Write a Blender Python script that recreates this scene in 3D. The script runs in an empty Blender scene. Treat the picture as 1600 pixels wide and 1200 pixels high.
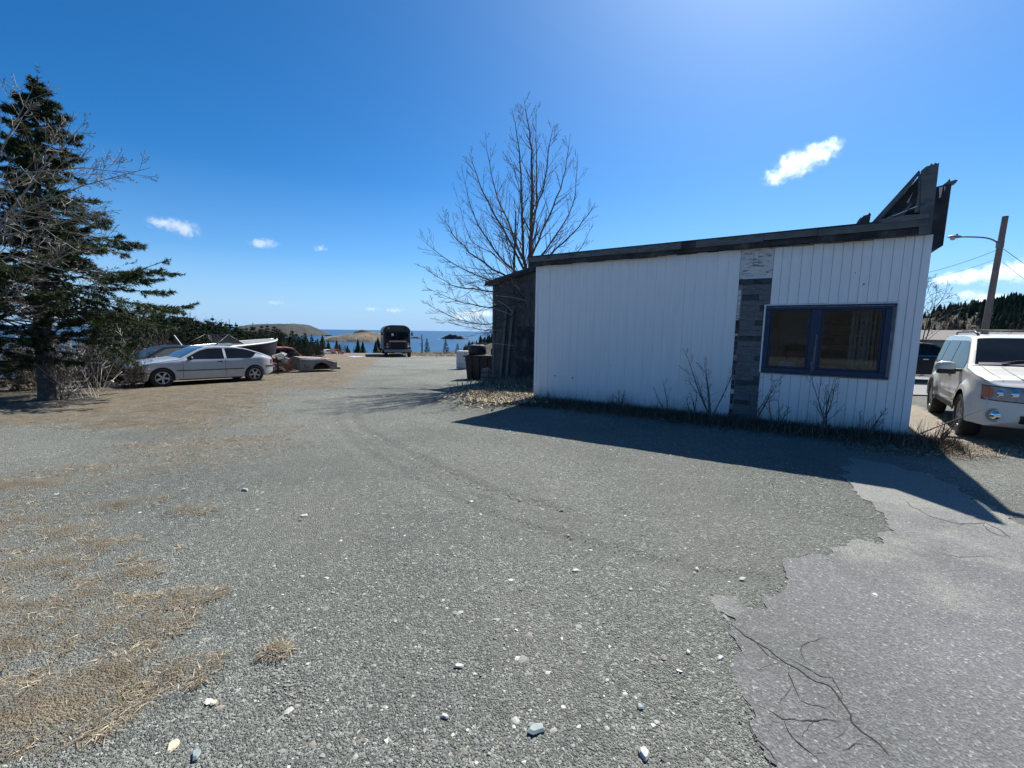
import bpy, math, random
import numpy as np
from mathutils import Vector, Matrix, noise
random.seed(7); RNG = np.random.default_rng(7)
SC = bpy.context.scene
COL = SC.collection
R = math.radians
# ------------------------------------------------------------------ camera
FPX = 670.0; PITCH = math.atan(82/FPX); ROLL = .014; EYE = 1.6
fw = np.array([0, math.cos(PITCH), -math.sin(PITCH)])
_r = np.array([1., 0, 0]); _u = np.cross(_r, fw)
rt = _r*math.cos(ROLL) + _u*math.sin(ROLL); up = np.cross(rt, fw)
cam = bpy.data.cameras.new('camera'); camo = bpy.data.objects.new('camera', cam); COL.objects.link(camo)
cam.sensor_width = 36; cam.lens = FPX/1600*36; cam.clip_start = .05; cam.clip_end = 60000
m = Matrix(((rt[0], up[0], -fw[0], 0), (rt[1], up[1], -fw[1], 0), (rt[2], up[2], -fw[2], EYE), (0, 0, 0, 1)))
camo.matrix_world = m
SC.camera = camo
# ------------------------------------------------------------------ world and sun
SUN_AZ, SUN_EL = R(31), R(50)          # azimuth from +Y towards +X
w = bpy.data.worlds.new('World'); SC.world = w; w.use_nodes = True
nt = w.node_tree; nt.nodes.clear()
out = nt.nodes.new('ShaderNodeOutputWorld'); bg = nt.nodes.new('ShaderNodeBackground')
sky = nt.nodes.new('ShaderNodeTexSky'); sky.sky_type = 'NISHITA'; sky.sun_disc = False
sky.sun_elevation = SUN_EL; sky.sun_rotation = SUN_AZ
sky.altitude = 40; sky.air_density = .7; sky.dust_density = .6; sky.ozone_density = 1.6
hs = nt.nodes.new('ShaderNodeHueSaturation'); hs.inputs['Saturation'].default_value = 1.38; hs.inputs['Hue'].default_value = .49
nt.links.new(sky.outputs[0], hs.inputs['Color'])
# pale blue maritime air towards the horizon, the same all the way round
tc = nt.nodes.new('ShaderNodeTexCoord'); sp_ = nt.nodes.new('ShaderNodeSeparateXYZ'); nt.links.new(tc.outputs['Generated'], sp_.inputs[0])
rp = nt.nodes.new('ShaderNodeValToRGB'); nt.links.new(sp_.outputs[2], rp.inputs[0])
rp.color_ramp.elements.new(.10); rp.color_ramp.elements.new(.22)
for k_, (p_, v_) in enumerate([(0, 1.), (.06, .66), (.15, .2), (.30, 0.)]):
    rp.color_ramp.elements[k_].position = p_
for k_, (p_, v_) in enumerate([(0, 1.), (.06, .66), (.15, .2), (.30, 0.)]):
    rp.color_ramp.elements[k_].color = (v_, v_, v_, 1)
mxs = nt.nodes.new('ShaderNodeMix'); mxs.data_type = 'RGBA'; nt.links.new(rp.outputs[0], mxs.inputs[0]); gm_ = nt.nodes.new('ShaderNodeGamma'); gm_.inputs[1].default_value = 1.1; nt.links.new(hs.outputs[0], gm_.inputs[0]); tn = nt.nodes.new('ShaderNodeMix'); tn.data_type = 'RGBA'; tn.blend_type = 'MULTIPLY'; tn.inputs[0].default_value = 1; tn.inputs[7].default_value = (.84, 1.10, 1.28, 1); nt.links.new(gm_.outputs[0], tn.inputs[6]); nt.links.new(tn.outputs[2], mxs.inputs[6]); mxs.inputs[7].default_value = (3.9, 6.2, 9.2, 1)
nt.links.new(mxs.outputs[2], bg.inputs[0])
bg.inputs[1].default_value = .057
nt.links.new(bg.outputs[0], out.inputs[0])
sl = bpy.data.lights.new('sun', 'SUN'); sl.energy = 4.7; sl.angle = R(.53); sl.color = (1, .955, .88)
so = bpy.data.objects.new('sun', sl); COL.objects.link(so)
sdir = Vector((math.sin(SUN_AZ)*math.cos(SUN_EL), math.cos(SUN_AZ)*math.cos(SUN_EL), math.sin(SUN_EL)))
so.rotation_euler = sdir.to_track_quat('Z', 'Y').to_euler(); so.location = (30, 60, 60)
SC.view_settings.view_transform = 'Standard'; SC.view_settings.look = 'None'
SC.view_settings.exposure = 0.84; SC.view_settings.gamma = 1; SC.view_settings.use_curve_mapping = False

# ------------------------------------------------------------------ placing helpers
def ray(x, y): return fw + rt*(x-800)/FPX - up*(y-600)/FPX
def at(x, y, Y):
    d = ray(x, y); p = d*Y/d[1]; return Vector((p[0], p[1], p[2]+EYE))
SC.cycles.volume_bounces = 5
def sst(a, b, x):
    t = np.clip((x-a)/(b-a), 0, 1); return t*t*(3-2*t)
EL_AZ = np.radians([-180, -130, -95, -62, -40, -22, -12, -9.5, -5, -2.5, 5, 20, 38, 43, 47, 50, 60, 90, 130, 180])
EL_V = np.radians([5, 5.5, 1, -5, -7, -9, -7, -5.5, -2.6, -1.6, .2, 1.0, 1.4, 1.7, 2.2, 3.0, 3.9, 4.5, 5.5, 5])  # end values: unseen hill behind the camera, added to darken window reflections
def gz(x, y):
    x = np.asarray(x, float); y = np.asarray(y, float)
    r = np.hypot(x, y); az = np.arctan2(x, y)
    k = 1 - .93*sst(-3, 5, x)
    lot = -.024*k*np.maximum(0, y-4-1.5*np.exp(-(y-4)**2/8)*0)
    lot = lot*(1-sst(60, 90, r)) + (-1.3)*sst(60, 90, r)
    lot = lot - 1.3*sst(22, 40, r)*sst(R(25), R(35), az)
    # ground falls away behind the parked wrecks on the left
    lot = lot - 2.2*sst(19, 38, r)*sst(R(-24), R(-31), az)
    crest = EYE + 180*np.tan(np.interp(az, EL_AZ, EL_V))
    t = sst(50, 180, r)
    z = lot*(1-t) + crest*t
    far = -36.0
    t2 = sst(185, 330, r)
    z = z*(1-t2) + far*t2
    return z
def gzf(x, y): return float(gz(x, y))
def gnd(px, py):
    d = ray(px, py); t = 1.0
    for _ in range(4000):
        p = d*t
        if p[2]+EYE <= gzf(p[0], p[1]): break
        t *= 1.003
    return Vector((p[0], p[1], gzf(p[0], p[1])))

# ------------------------------------------------------------------ material helpers
MATS = {}
def nmat(name):
    m = bpy.data.materials.new(name); m.use_nodes = True
    n = m.node_tree.nodes; n.clear()
    o = n.new('ShaderNodeOutputMaterial'); b = n.new('ShaderNodeBsdfPrincipled')
    m.node_tree.links.new(b.outputs[0], o.inputs[0])
    MATS[name] = m
    return m, m.node_tree, b, o
def N(t, kind, **kw):
    n = t.nodes.new(kind)
    for k, v in kw.items():
        if k in n.inputs: n.inputs[k].default_value = v
        else: setattr(n, k, v)
    return n
def ramp(t, src, stops):
    r = t.nodes.new('ShaderNodeValToRGB'); e = r.color_ramp.elements
    while len(e) < len(stops): e.new(.5)
    for q, (p, c) in zip(e, stops):
        q.position = p; q.color = (*c, 1) if len(c) == 3 else c
    t.links.new(src, r.inputs[0]); return r.outputs[0]
def mix(t, f, a, b, mode='MIX'):
    n = t.nodes.new('ShaderNodeMix'); n.data_type = 'RGBA'; n.blend_type = mode
    for s, v in ((n.inputs[0], f), (n.inputs[6], a), (n.inputs[7], b)):
        if hasattr(v, 'is_output'): t.links.new(v, s)
        elif isinstance(v, (int, float)): s.default_value = v
        else: s.default_value = (*v, 1) if len(v) == 3 else v
    return n.outputs[2]
def math_(t, op, a, b=0, c=0):
    n = t.nodes.new('ShaderNodeMath'); n.operation = op
    for s, v in zip(n.inputs, (a, b, c)):
        if hasattr(v, 'is_output'): t.links.new(v, s)
        else: s.default_value = v
    return n.outputs[0]
def coord(t, scale=(1, 1, 1), kind='Object'):
    c = t.nodes.new('ShaderNodeTexCoord'); mp = t.nodes.new('ShaderNodeMapping'); mp.inputs['Scale'].default_value = scale
    t.links.new(c.outputs[kind], mp.inputs[0]); return mp.outputs[0]
def noi(t, co, s, d=4, r=.55, dist=0):
    n = N(t, 'ShaderNodeTexNoise', Scale=s, Detail=d, Roughness=r, Distortion=dist); t.links.new(co, n.inputs['Vector']); return n.outputs['Fac']
def bump(t, b, h, strength=.4, dist=.01):
    n = t.nodes.new('ShaderNodeBump'); n.inputs['Strength'].default_value = strength; n.inputs['Distance'].default_value = dist
    t.links.new(h, n.inputs['Height']); t.links.new(n.outputs[0], b.inputs['Normal'])
def simple(name, c1, c2=None, scale=6, rough=.7, metal=0, stretch=(1, 1, 1), bmp=.2, bd=.004, spec=.5, coat=0, c3=None, d=5):
    m, t, b, o = nmat(name)
    co = coord(t, stretch); f = noi(t, co, scale, d)
    if c2 is None: c2 = tuple(v*.8 for v in c1)
    st = [(.35, c1), (.65, c2)] if c3 is None else [(.35, c1), (.55, c2), (.68, c3)]
    t.links.new(ramp(t, f, st), b.inputs['Base Color'])
    b.inputs['Roughness'].default_value = rough; b.inputs['Metallic'].default_value = metal
    b.inputs['Specular IOR Level'].default_value = spec; b.inputs['Coat Weight'].default_value = coat
    if bmp: bump(t, b, noi(t, co, scale*4, 3), bmp, bd)
    return m
def attrmat(name, rough=.9, mul=(1, 1, 1), nscale=8, spec=.2, trans=0):
    m, t, b, o = nmat(name)
    a = t.nodes.new('ShaderNodeAttribute'); a.attribute_name = 'col'
    f = noi(t, coord(t), nscale, 3)
    c = mix(t, 1.0, a.outputs['Color'], ramp(t, f, [(.3, tuple(.75*v for v in mul)), (.7, tuple(1.2*v for v in mul))]), 'MULTIPLY')
    t.links.new(c, b.inputs['Base Color']); b.inputs['Roughness'].default_value = rough; b.inputs['Specular IOR Level'].default_value = spec
    return m

# ------------------------------------------------------------------ object helpers
def setp(o, label=None, cat=None, group=None, kind=None):
    if label: o['label'] = label
    if cat: o['category'] = cat
    if group: o['group'] = group
    if kind: o['kind'] = kind
    return o
def thing(name, label, cat, loc=(0, 0, 0), rotz=0, group=None):
    o = bpy.data.objects.new(name, None); COL.objects.link(o); o.empty_display_size = .2
    o.location = loc; o.rotation_euler = (0, 0, rotz)
    return setp(o, label, cat, group)
def raw(name, V, F, mat, parent=None, smooth=False, col=None):
    me = bpy.data.meshes.new(name)
    V = np.asarray(V, np.float32)
    if isinstance(F, np.ndarray):
        k = F.shape[1]; me.vertices.add(len(V)); me.vertices.foreach_set('co', V.ravel())
        me.loops.add(F.size); me.loops.foreach_set('vertex_index', F.ravel().astype(np.int32))
        me.polygons.add(len(F)); me.polygons.foreach_set('loop_start', np.arange(0, F.size, k, dtype=np.int32))
        me.polygons.foreach_set('loop_total', np.full(len(F), k, np.int32)); me.update(calc_edges=True)
    else:
        me.from_pydata([tuple(v) for v in V.tolist()], [], F); me.update()
    if col is not None:
        a = me.color_attributes.new('col', 'FLOAT_COLOR', 'POINT')
        c = np.ones((len(V), 4), np.float32); c[:, :3] = col; a.data.foreach_set('color', c.ravel())
    if smooth: me.polygons.foreach_set('use_smooth', np.ones(len(me.polygons), bool))
    if mat: me.materials.append(mat)
    o = bpy.data.objects.new(name, me); COL.objects.link(o)
    if parent is not None: o.parent = parent
    return o
class MB:
    def __init__(s): s.V = []; s.F = []; s.C = []
    def add(s, vs, fs, c=None):
        n = len(s.V); s.V += [tuple(v) for v in vs]; s.F += [tuple(i+n for i in f) for f in fs]
        s.C += [c or (1, 1, 1)]*len(vs); return s
    def box(s, x0, x1, y0, y1, z0, z1, M=None):
        vs = [Vector((x, y, z)) for z in (z0, z1) for y in (y0, y1) for x in (x0, x1)]
        if M: vs = [M @ v for v in vs]
        return s.add(vs, [(0, 2, 3, 1), (4, 5, 7, 6), (0, 1, 5, 4), (2, 6, 7, 3), (0, 4, 6, 2), (1, 3, 7, 5)])
    def tube(s, pts, rs, n=5, cap=True, c=None):
        pts = [Vector(p) for p in pts]
        if not hasattr(rs, '__len__'): rs = [rs]*len(pts)
        vs = []; fs = []
        d0 = (pts[1]-pts[0]).normalized(); a = d0.orthogonal().normalized()
        for i, p in enumerate(pts):
            d = (pts[min(i+1, len(pts)-1)]-pts[max(i-1, 0)]).normalized()
            a = (a - d*a.dot(d)).normalized(); b = d.cross(a)
            for k in range(n):
                t = 2*math.pi*k/n; vs.append(p+(a*math.cos(t)+b*math.sin(t))*rs[i])
        for i in range(len(pts)-1):
            for k in range(n): fs.append((i*n+k, i*n+(k+1) % n, (i+1)*n+(k+1) % n, (i+1)*n+k))
        if cap: fs.append(tuple(range(n))[::-1]); fs.append(tuple((len(pts)-1)*n+k for k in range(n)))
        return s.add(vs, fs, c)
    def prism(s, poly, a0, a1, axis='y', M=None):
        """polygon in the other two axes, extruded along axis"""
        vs = []
        for a in (a0, a1):
            for p, q in poly:
                v = {'y': (p, a, q), 'x': (a, p, q), 'z': (p, q, a)}[axis]; vs.append(Vector(v))
        if M: vs = [M @ v for v in vs]
        n = len(poly)
        fs = [tuple(range(n)), tuple(range(2*n-1, n-1, -1))]+[(i, i+n, (i+1) % n+n, (i+1) % n) for i in range(n)]
        return s.add(vs, fs)
    def lathe(s, prof, n=24, M=None, axis='z'):
        vs = []; fs = []
        for r_, h in prof:
            for k in range(n):
                t = 2*math.pi*k/n; c, q = r_*math.cos(t), r_*math.sin(t)
                v = Vector((c, q, h)) if axis == 'z' else Vector((c, h, q))
                vs.append(M @ v if M else v)
        for i in range(len(prof)-1):
            for k in range(n): fs.append((i*n+k, i*n+(k+1) % n, (i+1)*n+(k+1) % n, (i+1)*n+k))
        return s.add(vs, fs)
    def build(s, name, mat, parent=None, smooth=False, bev=0, col=False, label=None, auto=0):
        o = raw(name, np.array(s.V, np.float32), s.F, mat, parent, smooth, np.array(s.C) if col else None)
        me = o.data
        import bmesh
        bm = bmesh.new(); bm.from_mesh(me)
        if len(bm.faces) < 30000: bmesh.ops.recalc_face_normals(bm, faces=bm.faces)
        bm.to_mesh(me); bm.free()
        if auto:
            try: me.set_sharp_from_angle(angle=R(auto))
            except Exception: pass
        if bev:
            md = o.modifiers.new('bev', 'BEVEL'); md.width = bev; md.segments = 2; md.limit_method = 'ANGLE'; md.angle_limit = R(40)
        if label: o['label'] = label
        return o
def copytree(o, parent=None):
    c = o.copy(); COL.objects.link(c)
    if parent is not None: c.parent = parent
    for ch in o.children: copytree(ch, c)
    return c

# ------------------------------------------------------------------ masks on the ground (world x, y)
def fbm(x, y, s, seed=0, o=3):
    v = np.zeros_like(x); a = 1; tot = 0
    for k in range(o):
        ph = seed*17.3+k*5.1
        f = s*2**k
        # cheap value noise
        X = x*f+ph; Y = y*f-ph*1.7
        xi = np.floor(X); yi = np.floor(Y); xf = X-xi; yf = Y-yi
        def h(i, j): q = np.sin(i*127.1+j*311.7+seed*7.7)*43758.5453; return q-np.floor(q)
        u = xf*xf*(3-2*xf); w_ = yf*yf*(3-2*yf)
        v += a*((h(xi, yi)*(1-u)+h(xi+1, yi)*u)*(1-w_)+(h(xi, yi+1)*(1-u)+h(xi+1, yi+1)*u)*w_)
        tot += a; a *= .5
    return v/tot
def blob(x, y, cx, cy, rx, ry, rot=0, p=2):
    c, s = math.cos(rot), math.sin(rot); X = ((x-cx)*c+(y-cy)*s)/rx; Y = (-(x-cx)*s+(y-cy)*c)/ry
    return np.clip(1.3-np.sqrt(X*X+Y*Y), 0, 1)
def pxg(pts): return [gnd(*p) for p in pts]
def inpoly(x, y, poly):
    ins = np.zeros(x.shape, bool); n = len(poly)
    for i in range(n):
        x0, y0 = poly[i][:2]; x1, y1 = poly[(i+1) % n][:2]
        if y0 == y1: continue
        c = ((y0 > y) != (y1 > y)) & (x < (x1-x0)*(y-y0)/(y1-y0)+x0); ins ^= c
    return ins
WL = np.array([.55, 10.3]); WD = np.array([.83090718, -.55641106]); WN = np.array([-.55641106, -.83090718])  # shop wall: corner, along, outward
# patches of dry grass, placed where the photo has them
PATCH = []
for (px, py, sx, sy) in [(40, 1000, 1.0, .5), (60, 1110, .8, .5), (150, 1070, .5, .35), (20, 960, .7, .3), (230, 985, .35, .25), (280, 940, .35, .2), (30, 890, .9, .35), (100, 835, .5, .3),
                         (160, 855, .5, .25), (20, 820, .9, .5), (40, 760, 1.2, .5), (300, 800, .35, .25), (190, 790, .6, .3), (320, 700, .8, .4), (430, 1020, .12, .1), (210, 900, .3, .2), (295, 1050, .3, .22), (120, 940, .4, .25)]:
    g = gnd(px, py); PATCH.append((g.x, g.y, sx*.62, sy*.62, random.uniform(.1, .6)))
def grass_mask(x, y):
    r = np.hypot(x, y)
    n1 = fbm(x, y, .9, 1); n2 = fbm(x, y, 3.1, 2)
    g = np.zeros_like(x)
    for cx, cy, a, b, ro in PATCH: g = np.maximum(g, blob(x, y, cx, cy, a, b, ro)*.78)
    # verge in front of the spruce and under the parked cars
    e = y - (6.3 + .10*(-x-4) + .35*np.maximum(0, -x-9))       # distance past the near edge of the verge
    verge = sst(-.5, .7, e)*sst(-3.6, -6.2, x + .28*(y-8))
    g = np.maximum(g, verge*(.66+.5*n1))
    # verge running away beside the wrecks to the crest
    xl = -4.6 - .245*(y-12)
    g = np.maximum(g, sst(11, 14, y)*sst(xl+.6, xl-1.2, x)*(1-sst(60, 70, r)))
    # crest strip behind the bus and right of it
    g = np.maximum(g, sst(40, 44, r)*.95*(1-sst(56, 66, r))*(x < 5)*(y > 5))
    # scattered thin tufts over the left of the lot
    g = np.maximum(g, sst(-.8, -5, x)*sst(11, 8, y)*sst(.42, .75, n1)*.62)
    # mound of dead grass at the left corner of the shop
    g = np.maximum(g, blob(x, y, -.15, 11.3, 1.3, 1.5, .6)*1.2)
    g = np.maximum(g, blob(x, y, .2, 13.5, 1.6, 2.6)*1.0)
    g = np.maximum(g, sst(.5, -.6, np.abs(x-(-.2-.02*(y-17))-.0)-.9)*sst(16, 20, y)*(1-sst(34, 40, y))*.6)
    # strip along the shop wall
    dx = x-WL[0]; dy = y-WL[1]; u = dx*WD[0]+dy*WD[1]; v = dx*WN[0]+dy*WN[1]
    wedge = sst(-.6, .0, u)*sst(8.2, 6.9, u)
    g = np.maximum(g, wedge*sst(.75+.35*n1, .25, np.abs(v)))
    return np.clip(g*(.55+.9*n2*.9), 0, 1)
SAND = [gnd(*p) for p in [(1405, 700), (1412, 640), (1421, 630), (1450, 642), (1480, 655), (1540, 640), (1598, 640)]] + [Vector((12.5, 6.6, 0)), Vector((10.5, 5.6, 0))] + [gnd(*p) for p in [(1598, 716), (1545, 713), (1500, 712), (1470, 712), (1440, 702)]]
ASPH = [(1115, 940), (1145, 935), (1170, 950), (1185, 945), (1205, 930), (1217, 910), (1215, 887), (1245, 870), (1280, 867), (1320, 855), (1335, 845), (1362, 846), (1390, 828), (1372, 800), (1345, 775), (1318, 748), (1330, 716), (1400, 728), (1462, 745), (1520, 778), (1580, 808), (1605, 835)]
ASPL = [(1115, 940), (1137, 970), (1150, 1020), (1165, 1070), (1172, 1130), (1190, 1180), (1205, 1230)]
TRK = [[(528, 620), (520, 660), (560, 700), (640, 745), (720, 785), (800, 815), (900, 845), (1000, 872), (1100, 895), (1190, 905)],
       [(560, 600), (470, 640), (440, 680), (470, 760), (560, 880), (640, 1000), (700, 1200)],
       [(600, 590), (545, 625), (560, 668), (650, 715), (760, 765), (880, 800)],
       [(530, 590), (420, 630), (300, 655), (160, 668), (20, 680)],
       [(560, 572), (500, 600), (400, 622), (280, 645)]]
TRKW = [[gnd(*p) for p in t] for t in TRK]
def dist_poly(x, y, pl):
    d = np.full(x.shape, 1e9)
    for a, b in zip(pl[:-1], pl[1:]):
        ax, ay, bx, by = a[0], a[1], b[0], b[1]; L2 = (bx-ax)**2+(by-ay)**2+1e-9
        t = np.clip(((x-ax)*(bx-ax)+(y-ay)*(by-ay))/L2, 0, 1); d = np.minimum(d, np.hypot(x-ax-t*(bx-ax), y-ay-t*(by-ay)))
    return d
# ------------------------------------------------------------------ ground sheet
def ground_mat():
    m, t, b, o = nmat('gravel_ground')
    co = coord(t)
    a = t.nodes.new('ShaderNodeAttribute'); a.attribute_name = 'col'
    sep = t.nodes.new('ShaderNodeSeparateColor'); t.links.new(a.outputs['Color'], sep.inputs[0])
    gm, sm, tm = sep.outputs[0], sep.outputs[1], sep.outputs[2]
    def vor(s, feat='F1'):
        v = N(t, 'ShaderNodeTexVoronoi', Scale=s, feature=feat); v.inputs['Randomness'].default_value = 1
        t.links.new(co, v.inputs['Vector']); return v
    v1 = vor(95); v2 = vor(240); v3 = vor(45)
    def rnd(v): 
        s = t.nodes.new('ShaderNodeSeparateColor'); t.links.new(v.outputs['Color'], s.inputs[0]); return s.outputs[0]
    g1 = ramp(t, rnd(v1), [(0, (.05, .055, .052)), (.35, (.145, .155, .143)), (.7, (.255, .268, .243)), (.9, (.37, .38, .345)), (1, (.6, .6, .55))])
    g2 = ramp(t, rnd(v2), [(0, (.045, .048, .045)), (.5, (.18, .188, .17)), (.85, (.30, .31, .28)), (1, (.5, .5, .46))])
    g = mix(t, .5, g1, g2)
    g3 = ramp(t, rnd(v3), [(0, (.7, .71, .70)), (.6, (.96, .97, .96)), (.93, (1.2, 1.2, 1.18)), (1, (2.1, 2.1, 2.0))])
    g = mix(t, .6, g, mix(t, 1, g, g3, 'MULTIPLY'))
    # fines between the stones, browner
    fines = ramp(t, noi(t, co, 260, 3), [(.3, (.13, .132, .118)), (.7, (.245, .243, .218))])
    nb = noi(t, co, .8, 5, .6)
    fm = math_(t, 'MULTIPLY', ramp(t, nb, [(.40, (0, 0, 0)), (.64, (1, 1, 1))]), .6)
    g = mix(t, fm, g, fines)
    g = mix(t, math_(t, 'MULTIPLY', tm, .7), g, mix(t, .45, g, fines))
    big = ramp(t, noi(t, co, .33, 4, .6), [(.32, (.76, .79, .79)), (.5, (1.0, 1.01, .99)), (.68, (1.18, 1.17, 1.12))])
    g = mix(t, 1, g, big, 'MULTIPLY')
    # sand
    sand = ramp(t, noi(t, co, 9, 6, .7), [(.3, (.38, .32, .25)), (.7, (.58, .51, .42))])
    sand = mix(t, .2, sand, g)
    # dry grass litter
    cs = coord(t, (1, 3.2, 1)); 
    gr = ramp(t, noi(t, cs, 26, 6, .75, 1.5), [(.25, (.07, .06, .045)), (.45, (.16, .14, .105)), (.6, (.28, .245, .185)), (.75, (.42, .38, .30))])
    br = ramp(t, noi(t, co, 1.7, 3), [(.4, (1.1, 1.06, .98)), (.66, (.92, .85, .76))])
    gr = mix(t, 1, gr, br, 'MULTIPLY'); gr = mix(t, 1, gr, ramp(t, noi(t, co, 5, 5, .7), [(.35, (.62, .6, .58)), (.6, (1.12, 1.1, 1.06))]), 'MULTIPLY')
    gf = math_(t, 'ADD', gm, math_(t, 'MULTIPLY', math_(t, 'SUBTRACT', noi(t, co, 11, 7, .75), .5), 2.4))
    gf = ramp(t, gf, [(.40, (0, 0, 0)), (.85, (.92, .92, .92))])
    c = mix(t, sm, g, sand); c = mix(t, gf, c, gr)
    # hillsides beyond the lot: brown brush and dark green
    geo = t.nodes.new('ShaderNodeNewGeometry'); ln = t.nodes.new('ShaderNodeVectorMath'); ln.operation = 'LENGTH'
    t.links.new(geo.outputs['Position'], ln.inputs[0])
    far = ramp(t, math_(t, 'DIVIDE', ln.outputs['Value'], 100), [(.52, (0, 0, 0)), (.60, (1, 1, 1))])
    hill = ramp(t, noi(t, co, .12, 8, .75), [(.35, (.022, .026, .015)), (.5, (.045, .038, .028)), (.65, (.085, .068, .052))])
    c = mix(t, far, c, hill)
    t.links.new(c, b.inputs['Base Color']); b.inputs['Roughness'].default_value = .92; b.inputs['Specular IOR Level'].default_value = .25
    h = math_(t, 'ADD', math_(t, 'MULTIPLY', v1.outputs['Distance'], -1.0), math_(t, 'MULTIPLY', v2.outputs['Distance'], -.5))
    bump(t, b, h, .9, .02)
    return m
def build_ground():
    az = np.concatenate([np.arange(-180, -64, 6.), np.arange(-64, 64, .45), np.arange(64, 180, 6.)])
    az = np.radians(az); nr = 560
    r = .35*np.exp(np.linspace(0, math.log(420/.35), nr))
    A, RR = np.meshgrid(az, r, indexing='ij')
    X = (RR*np.sin(A)).ravel(); Y = (RR*np.cos(A)).ravel(); Z = gz(X, Y)
    rr = np.hypot(X, Y)
    near = 1-sst(40, 60, rr)
    gm = grass_mask(X, Y); sm = inpoly(X, Y, SAND).astype(float)
    sm = np.clip(sm*1.0*(.6+.8*fbm(X, Y, 2.3, 5)), 0, 1)
    n = fbm(X, Y, .5, 9, 4)-.5; n2 = fbm(X, Y, 5, 11, 3)-.5; n3 = fbm(X, Y, 25, 12, 2)-.5
    tm = np.zeros_like(X); cut = np.zeros_like(X)
    for i, pl in enumerate(TRKW):
        d = dist_poly(X, Y, pl)+.05*(fbm(X, Y, 3, 20+i)-.5)
        wv = .10 if i in (0, 2) else .28
        e = sst(wv*1.2, wv*.3, d)*(1 if i != 1 else .5); tm = np.maximum(tm, e)
        if i in (0, 2): cut = np.minimum(cut, -e*.03)+np.exp(-((d-wv*1.3)/.05)**2)*.02*(fbm(X, Y, 2, 60+i) > .4)
    asph = inpoly(X, Y, ASPW)
    amp = np.where(asph, .1, 1.0)*near
    Z = Z + amp*(n*.07*sst(2, 9, rr) + n2*.008 + n3*.003 + cut*.45) + gm*near*.035*(1-asph) + near*blob(X, Y, -.1, 11.6, 1.1, 1.5, .5)*.12
    # rough hills
    hl = sst(60, 120, rr); Z = Z + hl*(fbm(X, Y, .05, 31, 4)-.5)*4*(1-sst(230, 300, rr))
    Z = np.where(asph, gz(X, Y)-.006, Z)
    Z = np.where(rr > 45, np.minimum(Z, 200), Z)
    na = len(az); idx = np.arange(na*nr).reshape(na, nr)
    i2 = np.roll(idx, -1, axis=0)
    F = np.stack([idx[:, :-1], idx[:, 1:], i2[:, 1:], i2[:, :-1]], -1).reshape(-1, 4)
    V = np.stack([X, Y, Z], -1)
    V = np.vstack([V, [[0, 0, 0]]]); col = np.zeros((len(V), 3)); col[:-1, 0] = gm; col[:-1, 1] = sm; col[:-1, 2] = tm
    cidx = len(V)-1
    Fc = np.stack([np.full(na, cidx), idx[:, 0], i2[:, 0], np.full(na, cidx)], -1)
    F = [tuple(f) for f in F.tolist()] + [(cidx, int(a_), int(b_)) for a_, b_ in zip(idx[:, 0], i2[:, 0])]
    o = raw('ground', V, F, ground_mat(), None, True, col)
    setp(o, 'grey gravel lot with dry grass patches falling away to the sea', None, None, 'structure')
    return o
ASPW = [gnd(*p) for p in ASPH] + [Vector((6.6, 3.4, 0)), Vector((9, 1.5, 0)), Vector((9, -3, 0)), Vector((.2, -3, 0)), Vector((.9, .3, 0))] + [gnd(*p) for p in ASPL[::-1][:-1] if p[1] < 1200]
ground = build_ground()

# ------------------------------------------------------------------ sea, land across the water
def sea():
    m, t, b, o = nmat('sea_water'); co = coord(t)
    c = ramp(t, noi(t, coord(t, (1, .35, 1)), .012, 6, .6), [(.35, (.006, .034, .085)), (.65, (.012, .058, .125))])
    t.links.new(c, b.inputs['Base Color']); b.inputs['Roughness'].default_value = .32; b.inputs['IOR'].default_value = 1.33
    bump(t, b, noi(t, co, .25, 4), .5, .6)
    n = 96; rs = [120, 400, 1000, 3000, 9000, 30000]
    V = [(r*math.sin(2*math.pi*k/n), r*math.cos(2*math.pi*k/n), -32) for r in rs for k in range(n)]
    F = [(i*n+k, i*n+(k+1) % n, (i+1)*n+(k+1) % n, (i+1)*n+k) for i in range(len(rs)-1) for k in range(n)]
    setp(raw('sea', V, F, m), 'deep blue sea reaching the horizon', None, None, 'structure')
sea()
def landmat(name, c1, c2, c3, s=.02):
    m, t, b, o = nmat(name); f = noi(t, coord(t, (1, 1, 2.5)), s, 8, .7, .4)
    t.links.new(ramp(t, f, [(.33, c1), (.5, c2), (.68, c3)]), b.inputs['Base Color']); b.inputs['Roughness'].default_value = 1
    bump(t, b, noi(t, coord(t), s*4, 5), 1, 3.0); return m
def land(name, label, Y, pts, depth, mat, base=-33, rough=2.0, seed=1, plateau=.35):
    """pts: (px, py_top) outline of the skyline at depth Y"""
    P = [at(px, py, Y) for px, py in pts]; xs = np.array([p.x for p in P]); zs = np.array([p.z for p in P])
    nx, ny = 90, 36
    X = np.linspace(xs[0], xs[-1], nx); T = np.linspace(-1, 1, ny); V = []
    for j, tt in enumerate(T):
        for i, x in enumerate(X):
            s = (x-xs[0])/(xs[-1]-xs[0]); endf = min(1, 6*s, 6*(1-s))
            prof = (max(0, 1-max(0, abs(tt)-plateau)/(1-plateau)))**.7
            h = np.interp(x, xs, zs)-base
            z = base + h*prof + rough*noise.fractal(Vector((x*.03, tt*depth*.03, seed)), 1.0, 2.0, 4)*prof*endf
            V.append((x, Y+tt*depth*(.35+.65*endf)+noise.noise(Vector((x*.02, seed, 0)))*depth*.2, z))
    F = [(j*nx+i, j*nx+i+1, (j+1)*nx+i+1, (j+1)*nx+i) for j in range(ny-1) for i in range(nx-1)]
    o = raw(name, V, F, mat, None, True); setp(o, label, None, None, 'structure'); return o
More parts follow.
